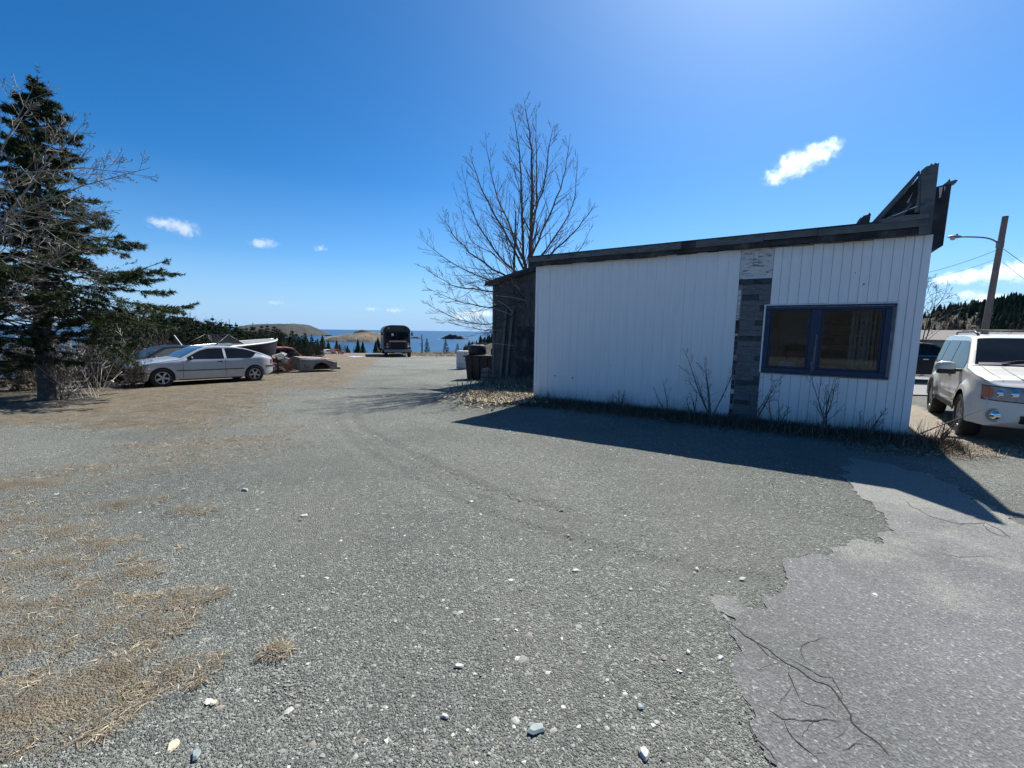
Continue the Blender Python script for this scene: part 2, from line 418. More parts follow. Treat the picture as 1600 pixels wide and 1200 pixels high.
m_head = landmat('hazy_headland_heath', (.022, .028, .034), (.036, .040, .040), (.075, .072, .062), .010)  # distance haze and navy shade are mixed into the heath colours
m_isl = landmat('island_grass', (.07, .062, .05), (.15, .125, .085), (.22, .185, .13), .03)
m_rock = landmat('sea_rock', (.03, .03, .03), (.06, .055, .05), (.1, .09, .08), .05)
land('headland', 'long brown headland across the water on the left', 2100, [(368, 522), (376, 514), (388, 509.5), (405, 507.5), (430, 506.5), (462, 506), (475, 508), (485, 513), (495, 518), (505, 521), (512, 523.5)], 190, m_head, seed=1)
land('island', 'low tan grassy island left of the bus', 1250, [(508, 529), (518, 526), (530, 525), (545, 521.5), (560, 520), (580, 519.5), (592, 520.5), (602, 523), (612, 528)], 80, m_isl, seed=5, rough=1.2)
land('rock_knob', 'dark rocky knob rising behind the tan island', 1500, [(553, 520), (560, 517.5), (567, 515.4), (573, 516.3), (580, 518.5), (586, 520.5)], 40, m_rock, seed=7)
land('headland_slope', 'dark low shore in front of the tan island', 1190, [(508, 531), (515, 528), (523, 526.5), (531, 528.5), (540, 531), (548, 532)], 30, m_rock, seed=8)
land('sea_rocks', 'dark rocks breaking the sea right of the bus', 1750, [(636, 528.4), (640, 527), (642, 527.9), (647, 526.2), (650, 527), (653, 526.6), (657, 528.3)], 12, m_rock, seed=9, rough=3)
land('rocky_islet', 'low dark rocky islet awash on the right', 1750, [(688, 529), (693, 527), (697, 524), (699, 525), (704, 522.3), (708, 524), (712, 523.3), (717, 526), (722, 525.8), (726, 527.8), (732, 528.6)], 14, m_rock, seed=10, rough=5)
foam = simple('sea_foam', (.8, .82, .82), (.5, .6, .65), .3, .9, bmp=0)
mb = MB()
for px, py, wd, Y in [(646, 528.8, 9, 1640), (637, 528, 4, 1680), (686, 528.6, 7, 1640), (712, 529.2, 5, 1640), (731, 529.4, 6, 1640), (503, 522.6, 10, 1950)]:
    c = at(px, py, Y); hw = wd/FPX*Y/2; k = 14
    mb.add([(c.x+hw*math.cos(2*math.pi*i/k)*random.uniform(.6, 1.1), c.y+9*math.sin(2*math.pi*i/k)*random.uniform(.5, 1), -31.2+.2*random.random()) for i in range(k)], [tuple(range(k))])
setp(mb.build('surf_foam', foam), 'white surf breaking round the offshore rocks', None, None, 'stuff')

# ------------------------------------------------------------------ asphalt
def asphalt():
    m, t, b, o = nmat('old_asphalt'); co = coord(t)
    v = N(t, 'ShaderNodeTexVoronoi', Scale=95.); t.links.new(co, v.inputs['Vector'])
    s = t.nodes.new('ShaderNodeSeparateColor'); t.links.new(v.outputs['Color'], s.inputs[0])
    a = ramp(t, s.outputs[0], [(0, (.085, .086, .088)), (.6, (.15, .151, .154)), (.86, (.205, .207, .212)), (.97, (.28, .28, .285)), (1, (.52, .52, .51))])
    v2 = N(t, 'ShaderNodeTexVoronoi', Scale=260.); t.links.new(co, v2.inputs['Vector'])
    s2 = t.nodes.new('ShaderNodeSeparateColor'); t.links.new(v2.outputs['Color'], s2.inputs[0])
    a = mix(t, .4, a, ramp(t, s2.outputs[0], [(0, (.06, .06, .065)), (1, (.30, .295, .31))]))
    big = ramp(t, noi(t, co, .8, 5, .6), [(.3, (.60, .63, .59)), (.5, (.76, .77, .745)), (.7, (.92, .91, .90))])
    a = mix(t, 1, a, big, 'MULTIPLY'); sy_p = t.nodes.new('ShaderNodeSeparateXYZ'); t.links.new(co, sy_p.inputs[0]); a = mix(t, math_(t, 'MULTIPLY', ramp(t, math_(t, 'ADD', noi(t, co, 1.3, 7, .7), math_(t, 'MULTIPLY', math_(t, 'SUBTRACT', sy_p.outputs[1], 2.6), .09)), [(.50, (0, 0, 0)), (.64, (1, 1, 1))]), .8), a, ramp(t, s2.outputs[0], [(0, (.07, .072, .066)), (.6, (.20, .205, .185)), (1, (.38, .385, .345))])); t.links.new(a, b.inputs['Base Color']); b.inputs['Roughness'].default_value = .85
    b.inputs['Specular IOR Level'].default_value = .35
    bump(t, b, v.outputs['Distance'], .5, .008)
    # ragged outline
    P = [Vector((p[0], p[1])) for p in ASPW]; Q = []
    for i, p in enumerate(P):
        q = P[(i+1) % len(P)]; L = (q-p).length; k = max(1, int(L/.02)) if L < 2.2 else 3
        nrm = Vector((-(q-p).y, (q-p).x)).normalized() if L > 0 else Vector((0, 0))
        for j in range(k):
            c = p.lerp(q, j/k); jit = .055*noise.fractal(Vector((c.x*5, c.y*5, 0)), .8, 2.2, 5) if L < 2.2 else 0
            Q.append(c+nrm*jit*1.6)
    V = [(p.x, p.y, gzf(p.x, p.y)+.001) for p in Q]; n = len(V)
    import bmesh
    bm = bmesh.new(); vs = [bm.verts.new(v_) for v_ in V]; f = bm.faces.new(vs)
    bmesh.ops.triangulate(bm, faces=[f])
    vb = [bm.verts.new((v_[0], v_[1], v_[2]-.05)) for v_ in V]
    for i in range(n): bm.faces.new((vs[i], vs[(i+1) % n], vb[(i+1) % n], vb[i]))
    bmesh.ops.recalc_face_normals(bm, faces=bm.faces)
    me = bpy.data.meshes.new('asphalt'); bm.to_mesh(me); bm.free(); me.materials.append(m)
    o = bpy.data.objects.new('asphalt_patch', me); COL.objects.link(o)
    setp(o, 'worn grey asphalt apron with a ragged broken edge', None, None, 'structure')
    cm = simple('crack_dirt', (.012, .012, .013), (.04, .038, .035), 40, 1, bmp=0)
    off = lambda L_: [(1000+x/2, 600+y/2) for x, y in L_]
    CR = [([(275, 740), (330, 790), (400, 830), (440, 865), (520, 920), (590, 950), (640, 1000), (660, 1060), (740, 1130), (820, 1200)], 9),
          ([(440, 850), (510, 880), (560, 910), (600, 920), (630, 970), (640, 1010)], 6), ([(350, 995), (400, 1020), (445, 1055), (560, 1050), (650, 1060)], 5),
          ([(445, 1055), (480, 1110), (540, 1160), (580, 1200)], 9), ([(455, 870), (470, 930), (500, 990), (580, 1020), (650, 1070)], 4), ([(345, 1050), (350, 1110), (420, 1170), (470, 1200)], 8),
          ([(830, 365), (850, 385), (920, 420), (1000, 440), (1080, 435), (1130, 460), (1160, 490)], 9), ([(1070, 435), (1085, 455), (1120, 475), (1190, 480)], 7), ([(600, 920), (590, 880), (575, 850)], 3),
          ([(900, 520), (1000, 545), (1080, 540), (1180, 560)], 4), ([(350, 800), (400, 850), (440, 870), (470, 880)], 7)]
    rc_ = random.Random(5)
    for _ in range(16):
        base_, _w = CR[rc_.randrange(6)]; p_ = base_[rc_.randrange(1, len(base_))]; q_ = [p_]; an = rc_.uniform(0, 6.28)
        for _k in range(rc_.randint(2, 5)): an += rc_.uniform(-.7, .7); q_.append((q_[-1][0]+math.cos(an)*rc_.uniform(18, 50), q_[-1][1]+math.sin(an)*rc_.uniform(15, 40)))
        if all(x_ > 330 and 640 < y_ < 1250 for x_, y_ in q_[1:]): CR.append((q_, rc_.uniform(2, 4)))
    for L_, wmm in CR:
        pts = [gnd(*p) for p in off(L_)]; D = []
        for a_, b_ in zip(pts[:-1], pts[1:]):
            k = max(2, int((b_-a_).length/.02))
            D += [a_.lerp(b_, j/k) for j in range(k)]
        V = []; 
        for i, p in enumerate(D):
            d = (D[min(i+1, len(D)-1)]-D[max(i-1, 0)]); nn = Vector((-d.y, d.x, 0)).normalized()
            j = .022*noise.fractal(Vector((p.x*9, p.y*9, 3)), 1, 2, 4)
            wd = wmm*.00042*(.35+1.3*abs(noise.noise(Vector((p.x*17, p.y*17, 9))))+.3)
            wd *= min(1, (i+1)/6, (len(D)-i)/6)
            c = p+nn*j; z = gzf(c.x, c.y)+.003
            V += [(c.x+nn.x*wd, c.y+nn.y*wd, z), (c.x-nn.x*wd, c.y-nn.y*wd, z)]
        raw('crack', V, [(2*i, 2*i+1, 2*i+3, 2*i+2) for i in range(len(D)-1)], cm, o)
    return o
asph = asphalt()
# road beyond the shop
def strip(name, label, mat, quad, dz=.01):
    nx, ny = 24, 10; a, b, c, d = [Vector(q) for q in quad]; V = []
    for j in range(ny+1):
        for i in range(nx+1):
            p = a.lerp(b, i/nx).lerp(d.lerp(c, i/nx), j/ny); V.append((p.x, p.y, gzf(p.x, p.y)+dz+.03))
    F = [(j*(nx+1)+i, j*(nx+1)+i+1, (j+1)*(nx+1)+i+1, (j+1)*(nx+1)+i) for j in range(ny) for i in range(nx)]
    o = raw(name, V, F, mat, None, True); return setp(o, label, None, None, 'structure')
road_m = simple('road_asphalt', (.16, .16, .165), (.22, .22, .22), 30, .9, bmp=.3, d=8)
strip('road', 'grey road running past behind the white sport utility vehicle', road_m, [(9.5, 12.0, 0), (40, 7, 0), (43, 16, 0), (12, 20.5, 0)])

# ------------------------------------------------------------------ the white shop building
def white_paint():
    m, t, b, o = nmat('white_board_paint'); co = coord(t)
    st = coord(t, (3.0, 3.0, .25))
    c = ramp(t, noi(t, st, 7, 6, .65), [(.25, (.80, .79, .765)), (.5, (.87, .865, .85)), (.8, (.89, .885, .87))])
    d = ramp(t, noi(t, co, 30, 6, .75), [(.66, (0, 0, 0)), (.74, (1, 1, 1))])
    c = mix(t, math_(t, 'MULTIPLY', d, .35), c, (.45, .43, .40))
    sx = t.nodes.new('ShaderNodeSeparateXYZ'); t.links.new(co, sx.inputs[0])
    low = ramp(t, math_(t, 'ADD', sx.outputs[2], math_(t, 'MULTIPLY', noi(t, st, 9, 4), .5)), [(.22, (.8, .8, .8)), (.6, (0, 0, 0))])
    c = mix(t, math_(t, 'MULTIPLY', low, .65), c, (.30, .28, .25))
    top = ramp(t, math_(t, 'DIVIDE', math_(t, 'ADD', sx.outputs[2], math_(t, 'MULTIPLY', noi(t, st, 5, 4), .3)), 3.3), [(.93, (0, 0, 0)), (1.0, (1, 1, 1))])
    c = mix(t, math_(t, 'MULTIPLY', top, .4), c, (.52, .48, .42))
    t.links.new(c, b.inputs['Base Color']); b.inputs['Roughness'].default_value = .55
    bump(t, b, noi(t, coord(t, (4, 4, .4)), 22, 4), .25, .003); return m
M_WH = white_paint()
M_SHEATH = simple('sheathing', (.32, .31, .29), (.22, .21, .20), 5)
M_GREYWOOD = simple('weathered_grey_wood', (.10, .105, .11), (.17, .175, .18), 14, .85, stretch=(.3, .3, 3), bmp=.5, c3=(.07, .07, .075))
def peel():
    m, t, b, o = nmat('peeling_white_paint'); st = coord(t, (.35, .35, 2.4))
    f = noi(t, st, 13, 6, .7)
    t.links.new(ramp(t, f, [(.37, (.20, .19, .175)), (.42, (.12, .115, .11)), (.43, (.60, .59, .57)), (.7, (.72, .71, .69))]), b.inputs['Base Color'])
    b.inputs['Roughness'].default_value = .8; bump(t, b, f, .5, .006); return m
M_PEEL = peel()
M_TAR = simple('tar_shingle', (.035, .038, .042), (.075, .08, .085), 9, .9, bmp=.5, bd=.006, c3=(.055, .055, .055))
M_FELT = simple('roofing_felt', (.02, .022, .026), (.045, .048, .052), 4, .85, bmp=.4, c3=(.10, .10, .10))
M_GREYB = simple('grey_fascia_paint', (.085, .09, .09), (.14, .145, .145), 5, .75, stretch=(.4, 1, 1), bmp=.3, c3=(.055, .058, .06))
M_BLUE = simple('blue_frame_paint', (.004, .022, .06), (.006, .03, .08), 9, .5, bmp=.2, c3=(.015, .024, .04))
M_BWORN = simple('worn_frame_wood', (.20, .21, .22), (.09, .10, .12), 18, .8, stretch=(1, 1, .25), bmp=.4)
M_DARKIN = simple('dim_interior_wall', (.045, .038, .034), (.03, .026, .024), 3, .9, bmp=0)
def glassmat(name='window_glass', tint=(.66, .74, .80), rough=.02):
    m, t, b, o = nmat(name); n = t.nodes
    t.nodes.remove(b)
    g = n.new('ShaderNodeBsdfGlossy'); g.inputs['Roughness'].default_value = rough; g.inputs['Color'].default_value = (1, 1, 1, 1)
    tr = n.new('ShaderNodeBsdfTransparent'); tr.inputs['Color'].default_value = (*tint, 1)
    fr = n.new('ShaderNodeFresnel'); fr.inputs['IOR'].default_value = 1.5
    mx = n.new('ShaderNodeMixShader'); t.links.new(fr.outputs[0], mx.inputs[0]); t.links.new(tr.outputs[0], mx.inputs[1]); t.links.new(g.outputs[0], mx.inputs[2])
    t.links.new(mx.outputs[0], o.inputs[0]); return m
M_GLASS = glassmat()
H_W = 3.12; WIN = (4.715, 6.45, .95, 2.11)
BZ = -.12
shop = thing('shop_building', 'low white boarded shop with blue window and torn dark roof edge', 'building', (WL[0], WL[1], 0), math.atan2(WD[1], WD[0]))
LEN = 6.74
wb = MB(); u0, u1, z0, z1 = WIN
wb.box(0.01, u0, .0, .1, BZ, H_W); wb.box(u1, LEN-.01, .0, .1, BZ, H_W); wb.box(u0, u1, .0, .1, BZ, z0); wb.box(u0, u1, .0, .1, z1, H_W)
wall = wb.build('wall', M_SHEATH, shop)
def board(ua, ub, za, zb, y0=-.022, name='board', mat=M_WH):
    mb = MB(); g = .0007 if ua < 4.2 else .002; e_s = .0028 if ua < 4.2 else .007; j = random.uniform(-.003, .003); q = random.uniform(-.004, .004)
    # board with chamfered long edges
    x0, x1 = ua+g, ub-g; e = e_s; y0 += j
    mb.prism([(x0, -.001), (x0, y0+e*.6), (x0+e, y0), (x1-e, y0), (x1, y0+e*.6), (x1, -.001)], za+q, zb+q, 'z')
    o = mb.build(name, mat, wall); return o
random.seed(3)
bw = 4.25/23
for i in range(23):
    ua = i*bw; base = -.10 if ua < 1.3 else (-.05 if ua < 2.5 else .05)
    base += random.uniform(-.012, .012)
    board(ua, ua+bw, base, H_W-random.uniform(.0, .02), -.022)
for i in range(6):      # white skirting under the middle boards
    pass
mb = MB().box(2.45, 4.12, -.03, -.001, -.09, .035); mb.build('skirting_board', M_WH, wall, bev=.004)
us = [4.765, 4.89, 5.02, 5.17, 5.32, 5.455, 5.59, 5.715, 5.84, 5.96, 6.08, 6.205, 6.33, 6.452]
for a_, b_ in zip(us[:-1], us[1:]):
    board(a_, b_, 2.135, 3.10-random.uniform(0, .015))
    board(a_, b_, -.05+random.uniform(-.02, .02), .925)
board(4.70, 4.765, -.03, .925)
for a_, b_ in [(6.452, 6.56), (6.56, 6.66)]: board(a_, b_, -.06, 3.10)
mb = MB().box(6.66, 6.757, -.036, .06, -.08, 3.10); mb.build('corner_board', M_WH, wall, bev=.005)
mb = MB().box(-.012, .05, -.034, .03, -.12, 3.11); mb.build('corner_board', M_WH, wall, bev=.004)
for u_, z_, r_ in [(.56, .59, .016), (1.01, .57, .017), (1.03, .0, .02), (6.02, 2.42, .012), (5.9, 2.6, .007), (.35, 2.9, .007), (1.9, .9, .006)]:
    MB().lathe([(0, -.0235), (r_, -.0235), (r_*1.1, -.0215)], 10, Matrix.Translation((u_, -.003, z_)), 'y').build('nail_hole', MATS['sheathing'] if 0 else M_FELT, wall)
# exposed strip of old clapboards and shingles
z = 3.10; k = 0
while z > 2.60:
    h = .085; zz = z-h
    mb = MB(); x0, x1 = 4.255, 4.76
    mb.prism([(-.001, zz), (-.016+random.uniform(-.003, .003), zz), (-.006, z+.008), (-.001, z+.008)], x0, x1, 'x')
    mb.build('clapboard', M_PEEL, wall); z -= h
MB().box(4.475, 4.53, -.034, -.017, 2.79, 3.06).build('batten', M_PEEL, wall, bev=.003)
while z > .04:
    h = random.uniform(.082, .098); zz = z-h; x = 4.315; end = 4.758 if z > 2.14 else 4.708 if z > .95 else 4.70
    while x < end-.02:
        x2 = min(end, x+random.uniform(.16, .34)); x2 = end if end-x2 < .09 else x2
        dz = random.uniform(-.006, .006)
        mb = MB(); a_ = -.021-random.uniform(0, .009)
        mb.prism([(-.001, zz+dz), (a_, zz+dz), (-.009, z+.012), (-.001, z+.012)], x+.0015, x2-.0015, 'x')
        mb.build('shingle', M_GREYWOOD if random.random() < .7 else M_TAR, wall); x = x2
    if random.random() < .8:      # ragged backing at the left of the strip
        mb = MB().box(4.255, 4.255+random.uniform(.035, .055), -.012, -.001, zz+.004, z-.006)
        mb.build('clapboard', M_PEEL if (z > 1.9 and random.random() < .75) or random.random() < .12 else M_TAR, wall)
    z = zz
MB().box(4.25, 4.3, -.03, -.013, 1.62, 1.86).build('torn_felt', M_FELT, wall)
# window
wf = MB(); t_ = .075
for (a, b, c, d, y0) in [(u0, u1, z0, z0+t_+.01, -.05), (u0, u1, z1-t_, z1, -.05), (u0, u0+.075, z0+t_+.01, z1-t_, -.05), (u1-.125, u1, z0+t_+.01, z1-t_, -.05), (5.375, 5.525, z0+t_+.01, z1-t_, -.047)]:
    wf.box(a, b, y0, .06, c, d)
window = wf.build('window', M_BLUE, shop, bev=.006)
ib = MB()
for (a, b) in [(u0+.075, 5.375), (5.525, u1-.125)]:
    zz0, zz1 = z0+t_+.01, z1-t_; s = .03
    ib.box(a, b, -.02, .03, zz0, zz0+s); ib.box(a, b, -.02, .03, zz1-s, zz1); ib.box(a, a+s, -.02, .03, zz0+s, zz1-s); ib.box(b-s, b, -.02, .03, zz0+s, zz1-s)
    p = MB().box(a+s, b-s, .0, .006, zz0+s, zz1-s).build('pane', M_GLASS, window)
ib.build('sash', M_BLUE, window, bev=.004)
MB().box(u1-.045, u1-.004, -.057, -.051, z0+.02, z1-.05).build('worn_strip', M_BWORN, window)
MB().prism([(5.45, z0+.06), (5.485, z0+.06), (5.49, 1.6), (5.468, 1.64)], -.056, -.048, 'y').build('worn_strip', M_BWORN, window)
MB().box(5.43, 5.47, -.075, -.048, z0+.05, z0+.22).build('window_latch', M_BWORN, window, bev=.004)
MB().box(u0+.01, u1-.03, -.055, -.051, z1-.035, z1-.02).build('worn_strip', M_BWORN, window)
MB().box(u0-.03, u0-.002, -.034, -.0, z0-.01, z1+.012).build('window_casing', M_WH, window, bev=.003)
MB().box(u0-.03, u1+.004, -.034, -.0, z1+.003, z1+.02).build('window_casing', M_WH, window, bev=.003)
MB().box(u0+.01, u1-.01, -.06, -.0, z0-.02, z0-.002).build('window_sill', M_BWORN, window, bev=.003)
# back, side and roof of the shop, front wall with its door and window openings to the street
DEP = 7.2
sb = MB(); sb.box(0.0, .1, .102, DEP, BZ-.1, H_W); sb.box(.1, LEN-.1, DEP-.1, DEP, BZ-.1, H_W); sb.build('side_wall', M_WH, shop)
fb = MB(); x0, x1 = LEN-.1, LEN
fb.box(x0, x1, .102, .9, BZ, H_W); fb.box(x0, x1, .9, 3.2, BZ, .9); fb.box(x0, x1, .9, 3.2, 2.4, H_W); fb.box(x0, x1, 3.2, 3.6, BZ, H_W)
fb.box(x0, x1, 3.6, 4.5, 2.1, H_W); fb.box(x0, x1, 4.5, 5, BZ, H_W); fb.box(x0, x1, 5, 6.6, BZ, .9); fb.box(x0, x1, 5, 6.6, 2.4, H_W); fb.box(x0, x1, 6.6, DEP-.1, BZ, H_W)
front = fb.build('front_wall', M_WH, shop)
MB().box(x0+.03, x0+.04, .9, 3.2, .9, 2.4).build('shop_window', M_GLASS, front); MB().box(x0+.03, x0+.04, 5, 6.6, .9, 2.4).build('shop_window', M_GLASS, front)
MB().box(x0+.02, x0+.06, 3.6, 4.5, 0, 2.1).build('door', M_BLUE, front)
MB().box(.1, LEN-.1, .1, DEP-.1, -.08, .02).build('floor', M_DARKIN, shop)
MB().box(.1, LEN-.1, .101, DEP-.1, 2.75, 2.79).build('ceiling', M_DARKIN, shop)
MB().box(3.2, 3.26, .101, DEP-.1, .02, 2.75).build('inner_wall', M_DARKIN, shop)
rb = MB().box(-.13, LEN-.02, -.10, DEP+.15, H_W+.03, H_W+.15)
roof = rb.build('roof', M_FELT, shop)
# layered fascia: torn felt under, patched boards over
random.seed(5)
def ragged(x0, x1, ztop, zbot, amp, step, y0, y1, name, mat, parent=roof):
    pts = [(x0, ztop)]; x = x0; lo = []
    while x < x1:
        lo.append((x, zbot+random.uniform(-amp, amp))); x += step*random.uniform(.5, 1.5)
        if random.random() < .3: lo.append((x-.004, lo[-1][1]))
    lo.append((x1, zbot)); poly = lo+[(x1, ztop), (x0, ztop)]
    mb = MB(); mb.prism(poly, y0, y1, 'y')
    return mb.build(name, mat, parent)
ragged(-.13, 6.62, 3.20, 3.105, .012, .35, -.125, -.103, 'felt_strip', M_FELT)
xs = [-.14, .9, 1.42, 2.4, 3.25, 3.5, 4.6, 5.35, 6.66]
for i, (a, b) in enumerate(zip(xs[:-1], xs[1:])):
    mt = M_FELT if i in (4,) else M_GREYB
    zt = 3.315+random.uniform(-.006, .006); zb_ = 3.205+random.uniform(-.02, .01)
    mb = MB().prism([(a+.002, zb_), (b-.002, zb_+random.uniform(-.01, .01)), (b-.002, zt+.0), (a+.002, zt)], -.165, -.13, 'y'); mb.build('fascia_board', mt, roof, bev=.004)
MB().box(-.145, 6.6, -.172, DEP+.16, 3.316, 3.335).build('drip_edge', M_FELT, roof)
mb = MB(); mb.tube([(5.62, -.13, 3.12), (5.72, -.14, 3.085), (5.9, -.14, 3.09), (6.02, -.13, 3.12)], .008, 5); mb.build('torn_felt', M_FELT, roof)
# false front above the street side, seen from its open end
par = MB()
par.prism([(6.02, 3.336), (6.10, 3.336), (6.52, 3.98), (6.50, 4.02)], -.10, DEP*.93, 'y')
parapet = par.build('false_front', M_GREYB, roof)
MB().prism([(6.12, 3.336), (6.63, 3.336), (6.63, 4.02), (6.53, 3.97)], .02, .05, 'y').build('end_sheathing', M_FELT, parapet)
for (a, b, c, d) in [(6.575, 3.10, 6.705, 4.065)]:
    poly = [(a+.0, b), (d*0+6.712, b), (6.705, 3.6), (6.70, 4.075), (6.68, 4.06), (6.66, 4.08), (6.64, 4.055), (6.62, 4.075), (6.60, 4.05), (6.565, 4.045), (6.52, 4.0), (6.55, 3.6)]
    MB().prism(poly, -.15, -.10, 'y').build('end_board', M_GREYB, parapet, bev=.003)
MB().prism([(6.50, 3.42), (6.555, 3.42), (6.57, 3.7), (6.54, 3.98), (6.50, 3.95), (6.52, 3.7)], -.12, -.08, 'y').build('splintered_board', M_GREYWOOD, parapet)
MB().prism([(6.25, 3.34), (6.36, 3.34), (6.47, 3.55), (6.455, 3.56)], -.09, -.06, 'y').build('splintered_board', M_GREYWOOD, parapet)
MB().prism([(6.14, 3.34), (6.22, 3.34), (6.3, 3.46)], -.11, -.09, 'y').build('splintered_board', M_GREYWOOD, parapet)
MB().prism([(6.42, 3.6), (6.44, 3.6), (6.48, 3.75)], -.0, .01, 'y').build('splintered_board', M_PEEL, parapet)
mb = MB(); mb.tube([(6.10, -.16, 3.33), (6.28, -.17, 3.40), (6.52, -.16, 3.50)], .008, 5); mb.build('loose_batten', M_PEEL, parapet)
MB().prism([(6.15, 3.30), (6.66, 3.31), (6.66, 3.37), (6.4, 3.385), (6.1, 3.36)], -.18, -.14, 'y').build('splintered_board', M_GREYWOOD, parapet)
MB().prism([(5.83, 3.336), (5.875, 3.336), (5.905, 3.44), (5.90, 3.47), (5.87, 3.43)], .02, .3, 'y').build('splintered_board', M_GREYWOOD, roof)
MB().prism([(5.875, 3.336), (6.01, 3.336), (6.02, 3.5), (6.0, 3.53), (5.98, 3.50), (5.93, 3.49), (5.90, 3.45)], .05, .4, 'y').build('splintered_board', M_FELT, roof)
# sign box hanging over the street front
MB().prism([(6.715, 2.83), (6.875, 2.93), (6.88, 3.78), (6.80, 3.785), (6.715, 3.77)], -.03, DEP*.93, 'y').build('front_canopy', M_FELT, parapet)
mb = MB(); mb.prism([(6.84, 3.775), (6.93, 3.80), (6.945, 3.83), (6.92, 3.845), (6.87, 3.83), (6.855, 3.87), (6.835, 3.83), (6.80, 3.80)], .0, .12, 'y'); mb.build('splintered_board', M_GREYWOOD, parapet)
MB().prism([(6.75, 3.76), (6.79, 3.765), (6.78, 3.62), (6.765, 3.6)], -.045, -.031, 'y').build('splintered_board', M_PEEL, parapet)
MB().prism([(6.80, 3.765), (6.82, 3.765), (6.81, 3.69)], -.045, -.031, 'y').build('splintered_board', M_PEEL, parapet)
# things inside the window
def in_shop(name, label, cat, mbs):
    t = thing(name, label, cat, shop.location, shop.rotation_euler.z)
    for n_, mb_, mt in mbs: mb_.build(n_, mt, t)
    return t
M_BLIND = simple('cream_blind', (.42, .36, .29), (.32, .26, .2), 6, .8, bmp=0)
M_RED = simple('dusty_red_card', (.22, .07, .05), (.16, .05, .04), 4, .8, bmp=0)
M_CARD = simple('brown_card', (.30, .21, .13), (.24, .16, .10), 4, .8, bmp=0)
M_PAPER = simple('white_paper', (.75, .75, .74), (.65, .66, .68), 12, .7, bmp=0)
M_PBLUE = simple('blue_paper', (.10, .22, .42), (.14, .28, .5), 12, .7, bmp=0)
parts = [('blind_slat', MB().box(5.93+.058*i, 5.93+.058*i+(.034 if i % 3 else .048), .16+.01*(i % 3), .17+.01*(i % 3), 1.13-.03*(i % 2), 2.02), M_BLIND) for i in range(7)]
parts += [('head_rail', MB().box(5.9, 6.36, .14, .19, 2.02, 2.05), M_BLIND)]
in_shop('vertical_blind', 'cream vertical blind hanging inside the right window pane', 'blind', parts)
sh = [('upright', MB().box(5.5, 5.54, 1.5, 1.9, .02, 2.1), M_CARD), ('upright', MB().box(6.36, 6.4, 1.5, 1.9, .02, 2.1), M_CARD)]
for zz in (.5, .95, 1.4, 1.62, 1.84): sh.append(('shelf', MB().box(5.541, 6.359, 1.5, 1.9, zz, zz+.03), M_CARD))
in_shop('shelf_unit', 'brown shelf unit standing inside behind the right pane', 'shelf', sh)
for k, (a, b, zz, hh, mt, lb) in enumerate([(5.58, 5.8, 1.43, .15, M_RED, 'red box at the left on the shelf behind the right pane'), (5.82, 6.05, 1.65, .14, M_CARD, 'brown box high on the shelf behind the right pane'), (6.1, 6.3, 1.43, .16, M_RED, 'red box at the right on the shelf behind the right pane')]):
    o = MB().box(a, b, 1.53, 1.8, zz+.001, zz+hh).build('box', mt, None, bev=.006); o.location = shop.location; o.rotation_euler.z = shop.rotation_euler.z; setp(o, lb, 'box')
def sitting(name, label, cat, mb, mt, **k):
    o = mb.build(name, mt, None, **k); o.location = shop.location; o.rotation_euler.z = shop.rotation_euler.z; setp(o, label, cat); return o
MB_t = MB().box(4.8, 6.34, .13, .55, .95, .99)
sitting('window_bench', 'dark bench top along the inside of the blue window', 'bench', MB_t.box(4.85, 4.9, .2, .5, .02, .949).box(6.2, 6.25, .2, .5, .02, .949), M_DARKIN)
mb = MB(); mb.prism([(5.68, 1.0), (5.95, .995), (5.98, 1.03), (5.9, 1.05), (5.83, 1.04), (5.76, 1.075), (5.7, 1.04)], .15, .33, 'y'); sitting('paper_pile', 'crumpled white papers on the bench behind the right pane', 'paper', mb, M_PAPER)
mb = MB(); mb.prism([(4.98, .992), (5.2, .992), (5.21, 1.13), (5.0, 1.14)], .2, .21, 'y'); sitting('blue_card', 'blue card leaning behind the left pane', 'card', mb, M_PBLUE)
mb = MB(); pts = [(5.09+.07*math.cos(a), .17, 1.0+.07*math.sin(a)) for a in np.linspace(0, math.pi, 9)]; mb.tube(pts, .018, 6); sitting('white_tape', 'white curved tape roll in front of the blue card', 'tape roll', mb, M_PAPER)
mb = MB(); mb.box(4.83, 4.93, .3, .5, .991, 1.72).box(4.83, 5.0, .3, .5, .991, 1.02); sitting('wooden_prop', 'tan wooden upright standing behind the left pane', 'board', mb, M_CARD)
mb = MB(); mb.lathe([(0, 0), (.13, 0), (.2, .3), (.17, .42), (0, .45)], 14, Matrix.Translation((5.2, .8, 1.0))); sitting('dark_bag', 'dark rounded sack behind the left pane', 'bag', mb, M_FELT, smooth=True)
mb = MB(); mb.lathe([(0, 0), (.3, 0), (.34, .3), (.2, .45), (0, .47)], 14, Matrix.Translation((5.75, 1.0, .9))); sitting('dark_machine', 'dark rounded machine behind the right pane', 'machine', mb, M_FELT, smooth=True)

